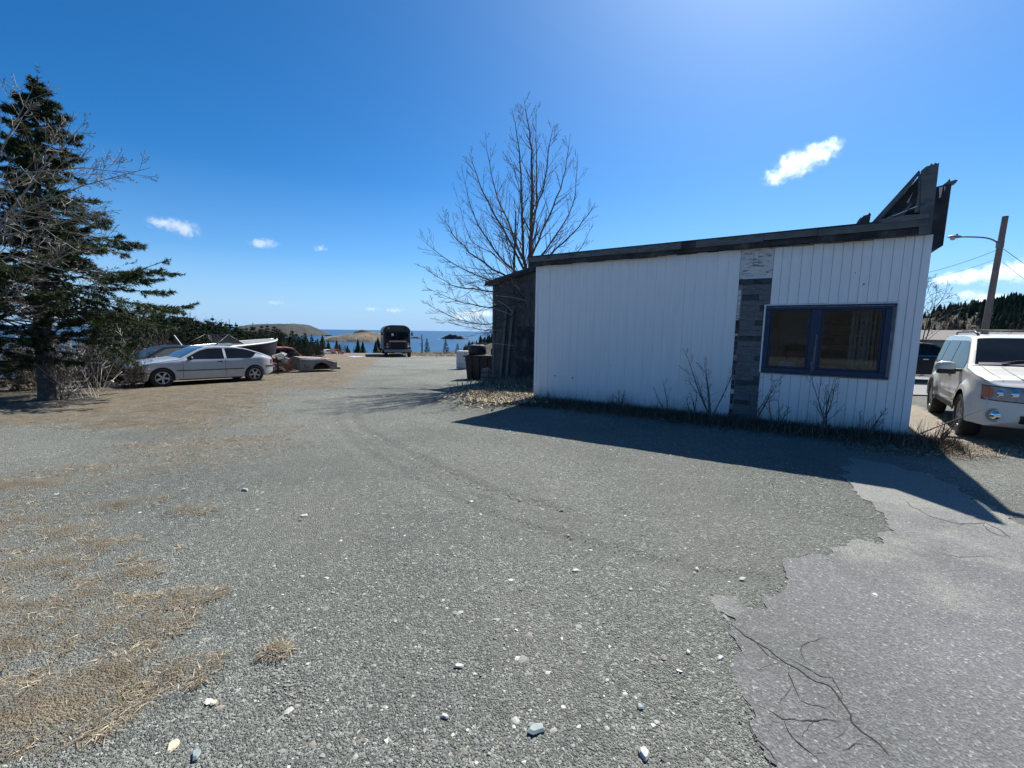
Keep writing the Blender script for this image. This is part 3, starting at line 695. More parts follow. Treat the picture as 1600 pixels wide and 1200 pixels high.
# ------------------------------------------------------------------ dark shingled building behind
M_SHG = simple('dark_wood_shingle', (.07, .062, .055), (.125, .115, .105), 10, .9, stretch=(1, 1, .4), bmp=.6, bd=.01, c3=(.13, .125, .12))
M_ROOFB = simple('brown_roofing', (.10, .085, .07), (.15, .13, .11), 6, .9)
bL = at(770, 560, 15.6)
store = thing('dark_storehouse', 'dark shingled storehouse with shallow roof behind the white shop', 'building', (bL.x, bL.y, gzf(bL.x, bL.y)), math.atan2(WD[1], WD[0]))
gzs = store.location.z
Hb = 3.28-gzs
MB().prism([(0, -.2), (4.4, -.2), (4.4, Hb), (2.2, Hb+.45), (0, Hb)], .02, 6, 'y').build('wall', M_SHEATH, store)
sw = store.children[0]; random.seed(8)
z = -.1; V = MB(); 
while z < Hb+.45:
    x = 0
    zz = z
    while x < 4.4:
        wd = random.uniform(.1, .2); x2 = min(4.4, x+wd); xm = (x+x2)/2
        ht = Hb+.45*(1-abs(xm-2.2)/2.2)-.03
        if zz+.02 < ht:
            t1 = min(zz+.17, ht); dz = random.uniform(-.012, .012)
            V.prism([(-.0, zz+dz), (-.028-random.uniform(0, .012), zz+dz), (-.004, t1), (0, t1)], x+.003, x2-.003, 'x')
        x = x2
    z += .13
sg = V.build('shingles', M_SHG, sw); sg['kind'] = 'stuff'
# roof slabs
rfb = MB(); rfb.prism([(-.22, Hb-.07), (2.2, Hb+.43), (2.2, Hb+.56), (-.22, Hb+.06)], -.2, 6.2, 'y'); rfb.prism([(2.201, Hb+.43), (4.6, Hb-.07), (4.6, Hb+.06), (2.201, Hb+.56)], -.2, 6.2, 'y')
rfo = rfb.build('roof', M_ROOFB, store)
MB().prism([(-.23, Hb-.10), (2.2, Hb+.40), (2.2, Hb+.5), (-.23, Hb)], -.225, -.202, 'y').build('rake_board', M_FELT, rfo)
MB().box(.0, .09, -.045, .0, -.1, Hb-.03).build('corner_board', M_GREYWOOD, store)
MB().box(1.05, 1.9, -.05, -.03, .0, 2.0).build('door', M_FELT, store, bev=.01)
for xx in (.35, .62): MB().prism([(xx, 0), (xx+.1, 0), (xx+.35, 2.6), (xx+.25, 2.6)], -.13, -.08, 'y').build('leaning_plank', M_GREYWOOD, store)

# ------------------------------------------------------------------ vehicles: one body builder fed by profiles
def paint(name, c, c2=None, rough=.3, coat=.6, metal=0, dirt=.25, spec=.5, dcol=(.22, .2, .17), rust=0):
    m, t, b, o = nmat(name); co = coord(t)
    col = ramp(t, noi(t, co, 1.5, 4), [(.3, c), (.7, c2 or c)])
    d = ramp(t, noi(t, co, 5, 6, .7), [(.42, (0, 0, 0)), (.75, (1, 1, 1))])
    sx = t.nodes.new('ShaderNodeSeparateXYZ'); t.links.new(co, sx.inputs[0])
    low = ramp(t, sx.outputs[2], [(.2, (1, 1, 1)), (.75, (0, 0, 0))])
    f = math_(t, 'MULTIPLY', math_(t, 'ADD', math_(t, 'MULTIPLY', d, .5), low), dirt)
    col = mix(t, f, col, dcol)
    if rust:
        r_ = ramp(t, noi(t, co, 2.4, 7, .7), [(.5-.2*rust, (1, 1, 1)), (.56, (0, 0, 0))]) if False else ramp(t, noi(t, co, 2.6, 7, .72), [(.40+.1*rust, (1, 1, 1)), (.46+.1*rust, (0, 0, 0))])
        col = mix(t, r_, col, ramp(t, noi(t, co, 18, 5), [(.3, (.10, .03, .015)), (.7, (.26, .09, .035))]))
    t.links.new(col, b.inputs['Base Color']); b.inputs['Metallic'].default_value = metal
    rr = math_(t, 'ADD', math_(t, 'MULTIPLY', f, .6), rough); t.links.new(rr, b.inputs['Roughness'])
    b.inputs['Coat Weight'].default_value = coat; b.inputs['Coat Roughness'].default_value = .12
    b.inputs['Specular IOR Level'].default_value = spec
    return m
M_RUB = simple('rubber', (.018, .018, .018), (.03, .029, .028), 20, .85, bmp=.3)
M_TRIM = simple('black_trim', (.015, .015, .017), (.025, .025, .027), 9, .5, bmp=.1)
M_CAVE = simple('dark_underbody', (.01, .01, .01), (.018, .017, .016), 5, .95, bmp=0)
M_ALLOY = simple('alloy', (.52, .52, .53), (.42, .42, .43), 9, .38, .75, bmp=0)
M_CHROME = simple('chrome', (.75, .76, .78), (.7, .7, .72), 5, .12, 1, bmp=0)
M_TINT = simple('tinted_glass', (.008, .011, .016), (.012, .016, .022), 3, .05, 0, bmp=0, spec=.14)
M_TINT2 = simple('clear_car_glass', (.03, .045, .055), (.05, .07, .08), 2, .05, 0, bmp=0, spec=.9)
def lens(name, c, rough=.12):
    return simple(name, c, tuple(v*.7 for v in c), 30, rough, .0, bmp=.15, spec=.8, coat=1)
M_LAMP = lens('headlamp_lens', (.34, .37, .39)); M_AMB = lens('amber_lens', (.62, .13, .02)); M_REDL = lens('red_lens', (.42, .02, .02))
M_PLATE = simple('licence_plate', (.75, .75, .74), (.6, .6, .6), 30, .5, bmp=0)
class Body:
    def __init__(s, top, belt, W, roofW, sill, wheels, Ra, wz, ends, zpl=None, r=.06, endrnd=.22):
        s.top = np.array(sorted(top)); s.beltp = np.array(sorted(belt)); s.W = W; s.rW = roofW; s.sill = np.array(sorted(sill)); s.wh = wheels; s.Ra = Ra; s.wz = wz
        s.x0, s.x1 = ends; s.r = r; s.er = endrnd; s.ztop = s.top[:, 1].max(); s.flare = 0
    def T(s, x): return float(np.interp(x, s.top[:, 0], s.top[:, 1]))
    def plan(s, x):
        d = min(x-s.x0, s.x1-x); L = .55
        return s.W*(1-s.er*(max(0, 1-d/L))**2.4)
    def g(s, z): return 1-.035*max(0, (.5-z)/.35)**2-.03*max(0, (z-.6)/.4)**1.5
    def zt(s, x): return min(float(np.interp(x, s.beltp[:, 0], s.beltp[:, 1])), s.T(x)-.035)
    def zb(s, x):
        z = float(np.interp(x, s.sill[:, 0], s.sill[:, 1]))
        for w_ in s.wh:
            d = abs(x-w_)
            if d < s.Ra: z = max(z, s.wz+math.sqrt(s.Ra**2-d*d))
        return z
    def fl(s, x, z):
        if not s.flare: return 0
        f = 0
        for w_ in s.wh:
            d = math.hypot(x-w_, z-s.wz)
            f = max(f, s.flare*float(sst(s.Ra+.16, s.Ra+.06, d)))
        return f
    def side(s, x, z):
        zt = s.zt(x); yb = s.plan(x)*s.g(min(z, zt))
        if z > zt: yb -= (s.W-s.rW)*(z-zt)/(s.ztop-np.interp(0, s.beltp[:, 0], s.beltp[:, 1]))
        return yb+s.fl(x, z)
    def ze(s, x): return max(s.zt(x), s.T(x)-s.r)
    def topz(s, x, y):
        ze = s.ze(x); ye = s.side(x, ze); h = s.T(x)-ze; e = .42
        q = min(1, abs(y)/ye); return ze+h*max(0, 1-q**(2/e))**(e/2)
    def ring(s, x):
        zb, zt, ze = s.zb(x), s.zt(x), s.ze(x); P = []
        for k in range(9):
            z = zb+(zt-zb)*k/8; P.append((s.side(x, z), z))
        for k in range(1, 5):
            z = zt+(ze-zt)*k/4; P.append((s.side(x, z), z))
        ye = P[-1][0]; h = s.T(x)-ze; e = .42
        for k in range(1, 10):
            a = k/9*math.pi/2; P.append((ye*max(0, math.cos(a))**e, ze+h*math.sin(a)**e))
        P[-1] = (0, s.T(x)); return P
    def build(s, name, mat, parent, nx=110, bulge=(.16, .12), nexp=3.0):
        xs = set(np.linspace(s.x0, s.x1, nx).tolist())
        for w_ in s.wh:
            for a in np.linspace(0, math.pi, 23): xs.add(w_+s.Ra*math.cos(a))
            xs.add(w_+s.Ra*1.0005); xs.add(w_-s.Ra*1.0005)
        for p in s.top[:, 0]:
            if s.x0 < p < s.x1: xs.add(float(p))
        xs = sorted(x for x in xs if s.x0 <= x <= s.x1)
        X = [xs[0]]
        for x in xs[1:]:
            if x-X[-1] > .0004: X.append(x)
        V = []; F = []
        rings = []
        for x in X:
            P = s.ring(x); R_ = [(y, z) for y, z in P]+[(-y, z) for y, z in P[-2::-1]]; rings.append(R_)
        m = len(rings[0])
        for x, R_ in zip(X, rings): V += [(x, y, z) for y, z in R_]
        for i in range(len(X)-1):
            for k in range(m-1): F.append((i*m+k, (i+1)*m+k, (i+1)*m+k+1, i*m+k+1))
        # bulged end caps
        for end, b in ((0, -bulge[0]), (len(X)-1, bulge[1])):
            R_ = rings[end]; zs = [p[1] for p in R_]; zc = (min(zs)+max(zs))/2; prev = [end*m+k for k in range(m)]
            for q in (.97, .9, .78, .6, .35, .0):
                cur = []
                for y, z in R_:
                    cur.append(len(V)); V.append((X[end]+b*(1-q**nexp), y*q, zc+(z-zc)*q))
                for k in range(m): F.append((prev[k], prev[(k+1) % m], cur[(k+1) % m], cur[k]))
                prev = cur
        s.fe = {}
        for end, b, key in ((0, -bulge[0], 'r'), (len(X)-1, bulge[1], 'f')):
            R_ = rings[end]; zs = [p[1] for p in R_]; s.fe[key] = (X[end], b, max(p[0] for p in R_), min(zs), max(zs), nexp)
        mb = MB(); mb.V = V; mb.F = F; mb.C = [(1, 1, 1)]*len(V)
        from mathutils.bvhtree import BVHTree
        s.bvh = BVHTree.FromPolygons([Vector(v) for v in V], [tuple(f) for f in F])
        o = mb.build(name, mat, parent, True, auto=35)
        # dark inside of the arches and floor
        if s.wh[0] < s.x0-1: return o
        mb = MB(); zb = s.sill[:, 1].min()+.03
        mb.box(s.x0+.2, s.x1-.2, -s.W*.55, s.W*.55, zb, zb+.5)
        mb.box(s.wh[0]+s.Ra, s.wh[-1]-s.Ra, -s.W*.9, s.W*.9, zb+.02, zb+.22)
        mb.box(s.wh[-1]+s.Ra+.02, s.x1-.1, -s.W*.7, s.W*.7, zb+.06, zb+.3)
        mb.build('underbody', M_CAVE, parent)
        return o
    def spatch(s, name, mat, parent, x0, x1, zl, zh, sgn=1, off=.006, nx=16, nz=5, **k):
        """patch on a flank between curves zl(x), zh(x)"""
        V = []; F = []
        for i in range(nx+1):
            x = x0+(x1-x0)*i/nx; a = zl(x) if callable(zl) else zl; b = zh(x) if callable(zh) else zh
            if callable(b): b = b(x)
            for j in range(nz+1):
                z = a+(b-a)*j/nz; V.append((x, sgn*(s.side(x, z)+off), z))
        for i in range(nx):
            for j in range(nz): F.append((i*(nz+1)+j, (i+1)*(nz+1)+j, (i+1)*(nz+1)+j+1, i*(nz+1)+j+1))
        return raw(name, V, F, mat, parent, True)
    def tpatch(s, name, mat, parent, x0, x1, f0, f1, off=.008, nx=12, ny=14, yabs=False):
        V = []; F = []
        for i in range(nx+1):
            x = x0+(x1-x0)*i/nx; ye = s.side(x, s.ze(x)); sl = (s.T(x+.01)-s.T(x-.01))/.02; L = math.hypot(1, sl)
            for j in range(ny+1):
                f = f0+(f1-f0)*j/ny; y = f if yabs else f*ye
                V.append((x-sl/L*off, y, s.topz(x, y)+off/L))
        for i in range(nx):
            for j in range(ny): F.append((i*(ny+1)+j, (i+1)*(ny+1)+j, (i+1)*(ny+1)+j+1, i*(ny+1)+j+1))
        return raw(name, V, F, mat, parent, True)
    def epatch(s, name, mat, parent, y0, y1, z0, z1, end='f', off=.006, ny=12, nz=6, zsh=None):
        X, b, hy, za, zb_, ne = s.fe[end]; V = []; F = []; zc = (za+zb_)/2; sg = 1 if end == 'f' else -1
        for i in range(ny+1):
            y = y0+(y1-y0)*i/ny
            for j in range(nz+1):
                z = z0+(z1-z0)*j/nz
                if zsh: z += zsh(y)
                hz = (zb_-za)/2; q = min(1, (abs(y/hy)**3.2+abs((z-zc)/hz)**3.2)**(1/3.2))
                hit = s.bvh.ray_cast(Vector((sg*9, y, z)), Vector((-sg, 0, 0)))
                V.append(((hit[0].x if hit[0] and abs(hit[0].x) > abs(X)-.25 else X+b*(1-q**ne))+sg*off, y, z))
        for i in range(ny):
            for j in range(nz): F.append((i*(nz+1)+j, (i+1)*(nz+1)+j, (i+1)*(nz+1)+j+1, i*(nz+1)+j+1))
        return raw(name, V, F, mat, parent, True)
def wheel(parent, x, y, r, wdt, style='five', rim=M_ALLOY, rr=.64, z=None):
    s = 1 if y > 0 else -1; z = r if z is None else z
    M = Matrix.Translation((x, y, z))
    w_ = wdt/2
    hub = MB().lathe([(0, s*w_*.1), (r*rr*.93, s*w_*.1), (r*rr*.93, -s*w_*.7), (0, -s*w_*.7)], 20, M, 'y').build('wheel', M_CAVE, parent)
    MB().lathe([(r*rr, s*w_*.75), (r*rr+.012, s*w_*.98), (r*.9, s*w_), (r*.975, s*w_*.82), (r, s*w_*.5), (r, -s*w_*.5), (r*.975, -s*w_*.82), (r*.9, -s*w_), (r*rr, -s*w_*.9), (r*rr, s*w_*.75)], 36, M, 'y').build('tyre', M_RUB, hub, True, auto=40)
    rb_ = MB().lathe([(r*rr*1.0, s*w_*.80), (r*rr*.98, s*w_*.88), (r*rr*.89, s*w_*.86), (r*rr*.87, s*w_*.55), (r*rr*.86, -s*w_*.3)], 32, M, 'y')
    ns = 5 if style != 'disc' else 0
    if ns:
        for k in range(ns):
            a = 2*math.pi*k/ns+.3+x
            D = Matrix.Translation((x, y, z)) @ Matrix.Rotation(a, 4, 'Y')
            rb_.prism([(r*.07, -.028 if style == 'five' else -.035), (r*rr*.90, -.045 if style == 'wide' else -.028), (r*rr*.90, .045 if style == 'wide' else .028), (r*.07, .028)], s*w_*.58, s*w_*.80, 'y', D) if False else \
            rb_.add([D @ Vector((px, s*w_*yy, pz)) for yy in (.5, .78) for px, pz in ((r*.06, -r*.085), (r*rr*.9, -r*.10), (r*rr*.9, r*.10), (r*.06, r*.085))], [(0, 1, 2, 3), (7, 6, 5, 4), (0, 4, 5, 1), (1, 5, 6, 2), (2, 6, 7, 3), (3, 7, 4, 0)])
        rb_.lathe([(0, s*w_*.86), (r*.13, s*w_*.84), (r*.16, s*w_*.5)], 16, M, 'y')
    else: rb_.lathe([(0, s*w_*.7), (r*.18, s*w_*.72), (r*.22, s*w_*.5), (r*rr*.9, s*w_*.35)], 24, M, 'y')
    rb_.build('rim', rim, hub, False, bev=.0)
    return hub
def lin(*p):
    a = np.array(sorted(p)); return lambda x: float(np.interp(x, a[:, 0], a[:, 1]))
def place(root, wheel_front, wheel_rear, half_track, sgn, wbx):
    """put a car so that its near-side wheels touch the given ground points; sgn=+1 when the left side faces us"""
    f, r_ = Vector(wheel_front[:2]), Vector(wheel_rear[:2]); d = (f-r_).normalized(); L = (f-r_).length
    left = Vector((-d.y, d.x)); mid = r_ + d*(L*(-wbx[0])/(wbx[1]-wbx[0])) - left*half_track*sgn
    root.location = (mid.x, mid.y, 0); root.rotation_euler.z = math.atan2(d.y, d.x)
    zf = gzf(*f); zr = gzf(*r_); pitch = math.atan2(zf-zr, L); root.location.z = zr+(zf-zr)*(-wbx[0])/(wbx[1]-wbx[0])
    root.rotation_euler.y = -pitch
    return L/(wbx[1]-wbx[0])
# --- silver coupe
P_SIL = paint('silver_paint', (.47, .48, .49), (.52, .53, .54), .32, .7, .35, .22)
sc = thing('silver_hatchback', 'silver two door hatchback parked side-on at the left of the lot', 'car')
B = Body(top=[(-2.02, .86), (-1.99, .95), (-1.90, 1.00), (-1.55, 1.14), (-1.1, 1.30), (-.7, 1.37), (-.2, 1.385), (.1, 1.365), (.35, 1.28), (.62, 1.12), (.84, .99), (.92, .955), (1.4, .885), (1.8, .79), (1.98, .70), (2.04, .62)],
         belt=[(-2.02, .86), (-1.6, .93), (-1.0, .91), (.8, .86), (1.6, .78), (2.05, .6)], W=.845, roofW=.60, sill=[(-2.1, .38), (-1.75, .25), (-1, .22), (1, .20), (1.75, .22), (2.1, .26)], wheels=[-1.32, 1.38], Ra=.335, wz=.30, ends=(-2.03, 1.97))
B.top[:, 1] = .35+(B.top[:, 1]-.35)*.92; B.beltp[:, 1] = .35+(B.beltp[:, 1]-.35)*.94; B.ztop = B.top[:, 1].max()
body = B.build('body', P_SIL, sc, bulge=(.1, .1))
for x in (-1.32, 1.38):
    for y in (.755, -.755): wheel(sc, x, y, .305, .2)
topc = lin((.66, .93), (.35, 1.20), (.12, 1.285), (-.25, 1.305), (-.52, 1.30))
for sg in (1, -1):
    dr = B.spatch('side_window', M_TINT, sc, -.36, .70, .875, lambda x: max(.88, min(1.23, B.T(x)-.07)), sg)
    B.spatch('side_window', M_TINT, sc, -1.42, -.44, lambda x: .885+.19*max(0, (-x-1.15)/.27)**2, lambda x: min(1.228, 1.228-.14*max(0, (-x-.95)/.47)**1.3), sg)
    B.spatch('side_moulding', M_TRIM, sc, -.95, 1.02, .50, .53, sg, off=.01, nz=2)
    B.spatch('door_seam', M_TRIM, sc, -.395, -.385, .27, .86, sg, off=.003, nx=1, nz=12); B.spatch('door_seam', M_TRIM, sc, .83, .84, .27, .84, sg, off=.003, nx=1, nz=12)
    B.spatch('door_handle', M_TRIM, sc, -.30, -.15, .77, .80, sg, off=.015, nx=3, nz=2)
    B.spatch('sill_trim', M_TRIM, sc, -.9, .95, .20, .235, sg, off=.008, nz=2)
    B.spatch('bumper_strip', M_TRIM, sc, -2.03, -1.69, .55, .60, sg, off=.012, nz=2); B.spatch('bumper_strip', M_TRIM, sc, 1.74, 2.03, .43, .48, sg, off=.012, nz=2)
    B.spatch('tail_lamp', M_REDL, sc, -2.03, -1.92, .66, .82, sg, off=.012, nx=4)
    B.epatch('tail_lamp', M_REDL, sc, sg*.45, sg*.74, .66, .80, 'r', .01)
    B.epatch('headlamp', M_LAMP, sc, sg*.38, sg*.70, .50, .60, 'f', .01)
    B.spatch('indicator_lamp', M_AMB, sc, 1.93, 2.03, .52, .60, sg, off=.01, nx=4)
    mb = MB(); mb.lathe([(0, 0), (.045, .01), (.06, .06), (.055, .13), (0, .16)], 12, Matrix.Translation((.62, sg*.80, .91)) @ Matrix.Rotation(-sg*math.pi/2, 4, 'X')); mb.build('wing_mirror', M_TRIM, sc, True)
B.tpatch('windscreen', M_TINT2, sc, .14, .86, -.88, .88); B.tpatch('rear_window', M_TINT, sc, -1.72, -1.02, -.84, .84)
B.epatch('grille', M_TRIM, sc, -.33, .33, .50, .58, 'f', .008); B.epatch('bumper_strip', M_TRIM, sc, -.72, .72, .41, .46, 'f', .012); B.epatch('bumper_strip', M_TRIM, sc, -.72, .72, .52, .56, 'r', .012)
s_ = place(sc, gnd(256, 606), gnd(400, 597), .845, 1, (-1.32, 1.38)); sc.scale = (s_,)*3; CARS = s_
# --- black saloon beyond it
P_BLK = paint('black_paint', (.006, .006, .008), (.009, .009, .011), .45, .08, 0, .04, spec=.3)
def saloon(label, mat, sc_=None, mw=M_TINT, chrome=True):
    t = thing('parked_car', label, 'car')
    b = Body(top=[(-2.3, .82), (-2.25, .93), (-1.6, 1.0), (-1.3, 1.06), (-.85, 1.32), (-.5, 1.395), (0, 1.40), (.3, 1.36), (.62, 1.18), (.92, 1.0), (1.02, .96), (1.6, .90), (2.1, .80), (2.25, .68)],
             belt=[(-2.3, .82), (-1.6, .93), (0, .92), (1.0, .88), (2.3, .62)], W=.88, roofW=.62, sill=[(-2.3, .38), (-1.8, .24), (1.8, .22), (2.3, .3)], wheels=[-1.4, 1.42], Ra=.35, wz=.31, ends=(-2.28, 2.26))
    b.build('body', mat, t, 70, bulge=(.08, .1))
    for x in (-1.4, 1.42):
        for y in (.78, -.78): wheel(t, x, y, .315, .2)
    for sg in (1, -1):
        b.spatch('side_window', mw, t, -.12, .78, .95, lambda x: max(.955, min(1.31, b.T(x)-.08)), sg); b.spatch('side_window', mw, t, -1.05, -.18, .95, lambda x: min(1.31, max(.955, b.T(x)-.09)), sg)
        b.spatch('door_handle', M_CHROME if chrome else M_TRIM, t, -.1, .06, .80, .83, sg, .014, 3, 2)
        if chrome: b.spatch('chrome_strip', M_CHROME, t, -1.05, .8, .925, .943, sg, .01, 10, 1); b.spatch('sill_trim', M_CHROME, t, -1.0, 1.02, .23, .29, sg, .012, 10, 1)
        b.epatch('headlamp', M_LAMP, t, sg*.45, sg*.76, .52, .64, 'f', .01); b.epatch('tail_lamp', M_REDL, t, sg*.45, sg*.78, .58, .72, 'r', .01)
        MB().lathe([(0, 0), (.05, .01), (.07, .06), (.06, .14), (0, .17)], 12, Matrix.Translation((.68, sg*.82, .99)) @ Matrix.Rotation(-sg*math.pi/2, 4, 'X')).build('wing_mirror', mat, t, True)
    b.tpatch('windscreen', mw, t, .34, .94, -.88, .88); b.tpatch('rear_window', mw, t, -1.5, -.9, -.86, .86)
    b.epatch('grille', M_TRIM, t, -.4, .4, .5, .6, 'f', .01)
    return t, b
M_BLKGLASS = simple('dusty_windscreen', (.02, .026, .028), (.035, .045, .043), 2, .35, bmp=0, spec=.8)
bc, bb = saloon('black saloon car half hidden behind the silver hatchback', P_BLK, mw=M_BLKGLASS, chrome=False)
hd = Vector((math.cos(sc.rotation_euler.z), math.sin(sc.rotation_euler.z))); rg = Vector((hd.y, -hd.x))
c0 = Vector(sc.location[:2])+rg*2.15+hd*.30
bc.location = (c0.x, c0.y, gzf(c0.x, c0.y)-.17); bc.rotation_euler = (0, sc.rotation_euler.y, sc.rotation_euler.z+R(2))
# --- white SUV on the right
P_WHT = paint('white_suv_paint', (.74, .73, .67), (.78, .77, .71), .28, .8, 0, .10, dcol=(.32, .28, .21))
P_CLAD = paint('suv_lower_cladding', (.40, .385, .35), (.36, .345, .31), .5, .1, 0, .2, dcol=(.28, .25, .2))
suv = thing('white_suv', 'dirty white sport utility vehicle parked facing us beside the shop', 'suv')
S = Body(top=[(-2.18, 1.0), (-2.14, 1.25), (-1.98, 1.55), (-1.8, 1.645), (-1.2, 1.68), (-.2, 1.68), (.25, 1.655), (.40, 1.62), (.70, 1.42), (1.02, 1.19), (1.10, 1.145), (1.5, 1.10), (1.9, 1.045), (2.04, 1.005), (2.10, .95)],
         belt=[(-2.18, .98), (-1.9, 1.08), (0, 1.06), (1.0, 1.04), (1.6, 1.01), (2.1, .93)], W=.885, roofW=.72, sill=[(-2.2, .42), (-1.85, .36), (-.9, .36), (.9, .36), (1.8, .30), (2.1, .30)], wheels=[-1.31, 1.31], Ra=.405, wz=.36, ends=(-2.16, 2.10), r=.07, endrnd=.13)
S.flare = .045
S.build('body', P_WHT, suv, 130, bulge=(.1, .17), nexp=3.4)
for x in (-1.31, 1.31):
    for y in (.80, -.80): wheel(suv, x, y, .352, .235, 'wide', rr=.62)
for sg in (1, -1):
    zl = 1.085; zh = lambda x: max(zl+.01, min(1.56, S.T(x)-.085))
    S.spatch('side_window', M_TINT, suv, -.22, .86, zl, zh, sg); S.spatch('side_window', M_TINT, suv, -1.12, -.28, zl, 1.56, sg); S.spatch('side_window', M_TINT, suv, -1.98, -1.20, lambda x: 1.10, lambda x: min(1.555, S.T(x)-.09), sg)
    for xa in (.93, -.25, -1.15): S.spatch('door_seam', M_TRIM, suv, xa, xa+.01, .45, 1.06, sg, .003, 1, 12)
    S.spatch('sill_cladding', M_TRIM, suv, -.9, .9, .36, .44, sg, .014, 14, 2)
    S.spatch('door_moulding', P_CLAD, suv, -.88, .88, .52, .60, sg, .016, 14, 2)
    for xa in (-.08, -1.0): 
        S.spatch('handle_recess', M_CAVE, suv, xa-.02, xa+.16, .90, .965, sg, .004, 4, 2)
        MB().tube([(xa-.03, sg*(S.side(xa, .96)+.012), .955), (xa, sg*(S.side(xa, .96)+.045), .955), (xa+.14, sg*(S.side(xa, .96)+.045), .955), (xa+.17, sg*(S.side(xa, .96)+.012), .955)], .013, 6).build('door_handle', M_TRIM, suv, True)
    # mirror
    mb = MB(); Mx = Matrix.Translation((.78, sg*.93, 1.09))
    mb.lathe([(0, -.0), (.09, .01), (.125, .08), (.12, .19), (.09, .25), (0, .265)], 14, Mx @ Matrix.Rotation(-sg*math.pi/2, 4, 'X') @ Matrix.Diagonal((.6, .85, 1, 1))); mir = mb.build('wing_mirror', P_WHT, suv, True)
    MB().box(-.075, .09, -.0, .235, -.115, -.035, Matrix.Translation((.78, sg*.93, 1.09)) @ Matrix.Diagonal((1, sg, 1, 1))).build('mirror_base', M_TRIM, mir, bev=.02)
    MB().box(.66, .84, sg*.80, sg*.95, 1.02, 1.07).build('mirror_arm', M_TRIM, mir, bev=.01)
    # lamps wrapping the corner
    S.epatch('headlamp', M_LAMP, suv, sg*.43, sg*.80, .685, .875, 'f', .016, zsh=lambda y: .02*abs(y))
    S.epatch('headlamp_surround', M_TRIM, suv, sg*.415, sg*.815, .67, .89, 'f', .008, zsh=lambda y: .02*abs(y))
    S.epatch('indicator_lamp', M_AMB, suv, sg*.725, sg*.81, .71, .878, 'f', .021, zsh=lambda y: .02*abs(y))
    S.spatch('indicator_lamp', M_AMB, suv, 2.0, 2.10, .73, .89, sg, .012, 5, 4)
    for yy in (.52, .65):
        MB().lathe([(0, .012), (.035, .014), (.05, .0)], 14, Matrix.Translation((S.bvh.ray_cast(Vector((9, sg*yy, .79)), Vector((-1, 0, 0)))[0].x+.012, sg*yy, .795)) @ Matrix.Rotation(math.pi/2, 4, 'Y')).build('lamp_reflector', M_CHROME, suv, True)
    fx = S.bvh.ray_cast(Vector((9, sg*.67, .47)), Vector((-1, 0, 0)))[0].x-.015
    MB().lathe([(.105, .0), (.10, .02), (.082, .025), (.078, .012)], 20, Matrix.Translation((fx-.005, sg*.67, .47)) @ Matrix.Rotation(sg*.25, 4, 'Z') @ Matrix.Rotation(math.pi/2, 4, 'Y')).build('fog_lamp_ring', P_CLAD, suv, True)
    MB().lathe([(0, .035), (.05, .03), (.07, .015), (.075, 0)], 20, Matrix.Translation((fx, sg*.67, .47)) @ Matrix.Rotation(sg*.25, 4, 'Z') @ Matrix.Rotation(math.pi/2, 4, 'Y')).build('fog_lamp', M_CHROME, suv, True)
    # roof rail
    rp = [(-1.55, sg*.60, 1.675), (-1.4, sg*.61, 1.725), (0, sg*.615, 1.725), (.2, sg*.60, 1.66)]
    MB().tube(rp, .018, 6).build('roof_rail', M_TRIM, suv, True)
for xx in (-1.1, -.35): MB().tube([(xx, -.6, 1.745), (xx, .6, 1.745)], .017, 6).build('roof_bar', M_TRIM, suv, True)
S.tpatch('windscreen', M_TINT, suv, .42, 1.03, -.90, .90, ny=18)
S.tpatch('bonnet_seam', M_TRIM, suv, 1.06, 1.075, -.93, .93, .004, 1, 16)
for sg in (1, -1): S.tpatch('bonnet_seam', M_TRIM, suv, 1.08, 2.06, sg*.80, sg*.812, .004, 14, 1)
for sg in (1, -1): S.tpatch('bonnet_ridge', P_WHT, suv, 1.12, 2.03, sg*.50, sg*.56, .010, 12, 3)
S.tpatch('wiper_cowl', M_TRIM, suv, 1.0, 1.06, -.85, .85, .01, 2, 10)
for yy in (-.45, .25): MB().tube([(1.03, yy, S.topz(1.03, yy)+.03), (.98, yy+.2, S.topz(.98, yy+.2)+.025), (.93, yy+.5, S.topz(.93, min(.7, yy+.5))+.02)], .008, 4).build('wiper', M_TRIM, suv)
g_ = S.epatch('grille', M_TRIM, suv, -.42, .42, .64, .90, 'f', .012)
S.epatch('grille_bar', M_CHROME, suv, -.42, .42, .80, .835, 'f', .03, nz=2); S.epatch('grille_bar', M_CHROME, suv, -.42, .42, .73, .765, 'f', .03, nz=2); S.epatch('grille_bar', M_CHROME, suv, -.42, .42, .875, .90, 'f', .024, nz=2)
for sg in (1, -1): S.epatch('grille_bar', M_CHROME, suv, sg*.40, sg*.425, .655, .90, 'f', .028, ny=2)
S.epatch('lower_intake', M_TRIM, suv, -.45, .45, .38, .50, 'f', .012)
S.epatch('licence_plate', M_PLATE, suv, -.15, .15, .53, .66, 'f', .03)
S.epatch('bumper_cladding', P_CLAD, suv, -.76, .76, .46, .66, 'r', .006)
place(suv, gnd(1500, 679), gnd(1455, 644), .86, -1, (-1.31, 1.31))
# --- dark saloon on the road, seen between shop and SUV
rc, rb2 = saloon('black car parked on the road between the shop corner and the white vehicle', P_BLK)
p = gnd(1447, 601); rc.location = (p.x+.35, p.y+1.1, p.z+.04); rc.rotation_euler.z = R(-14)
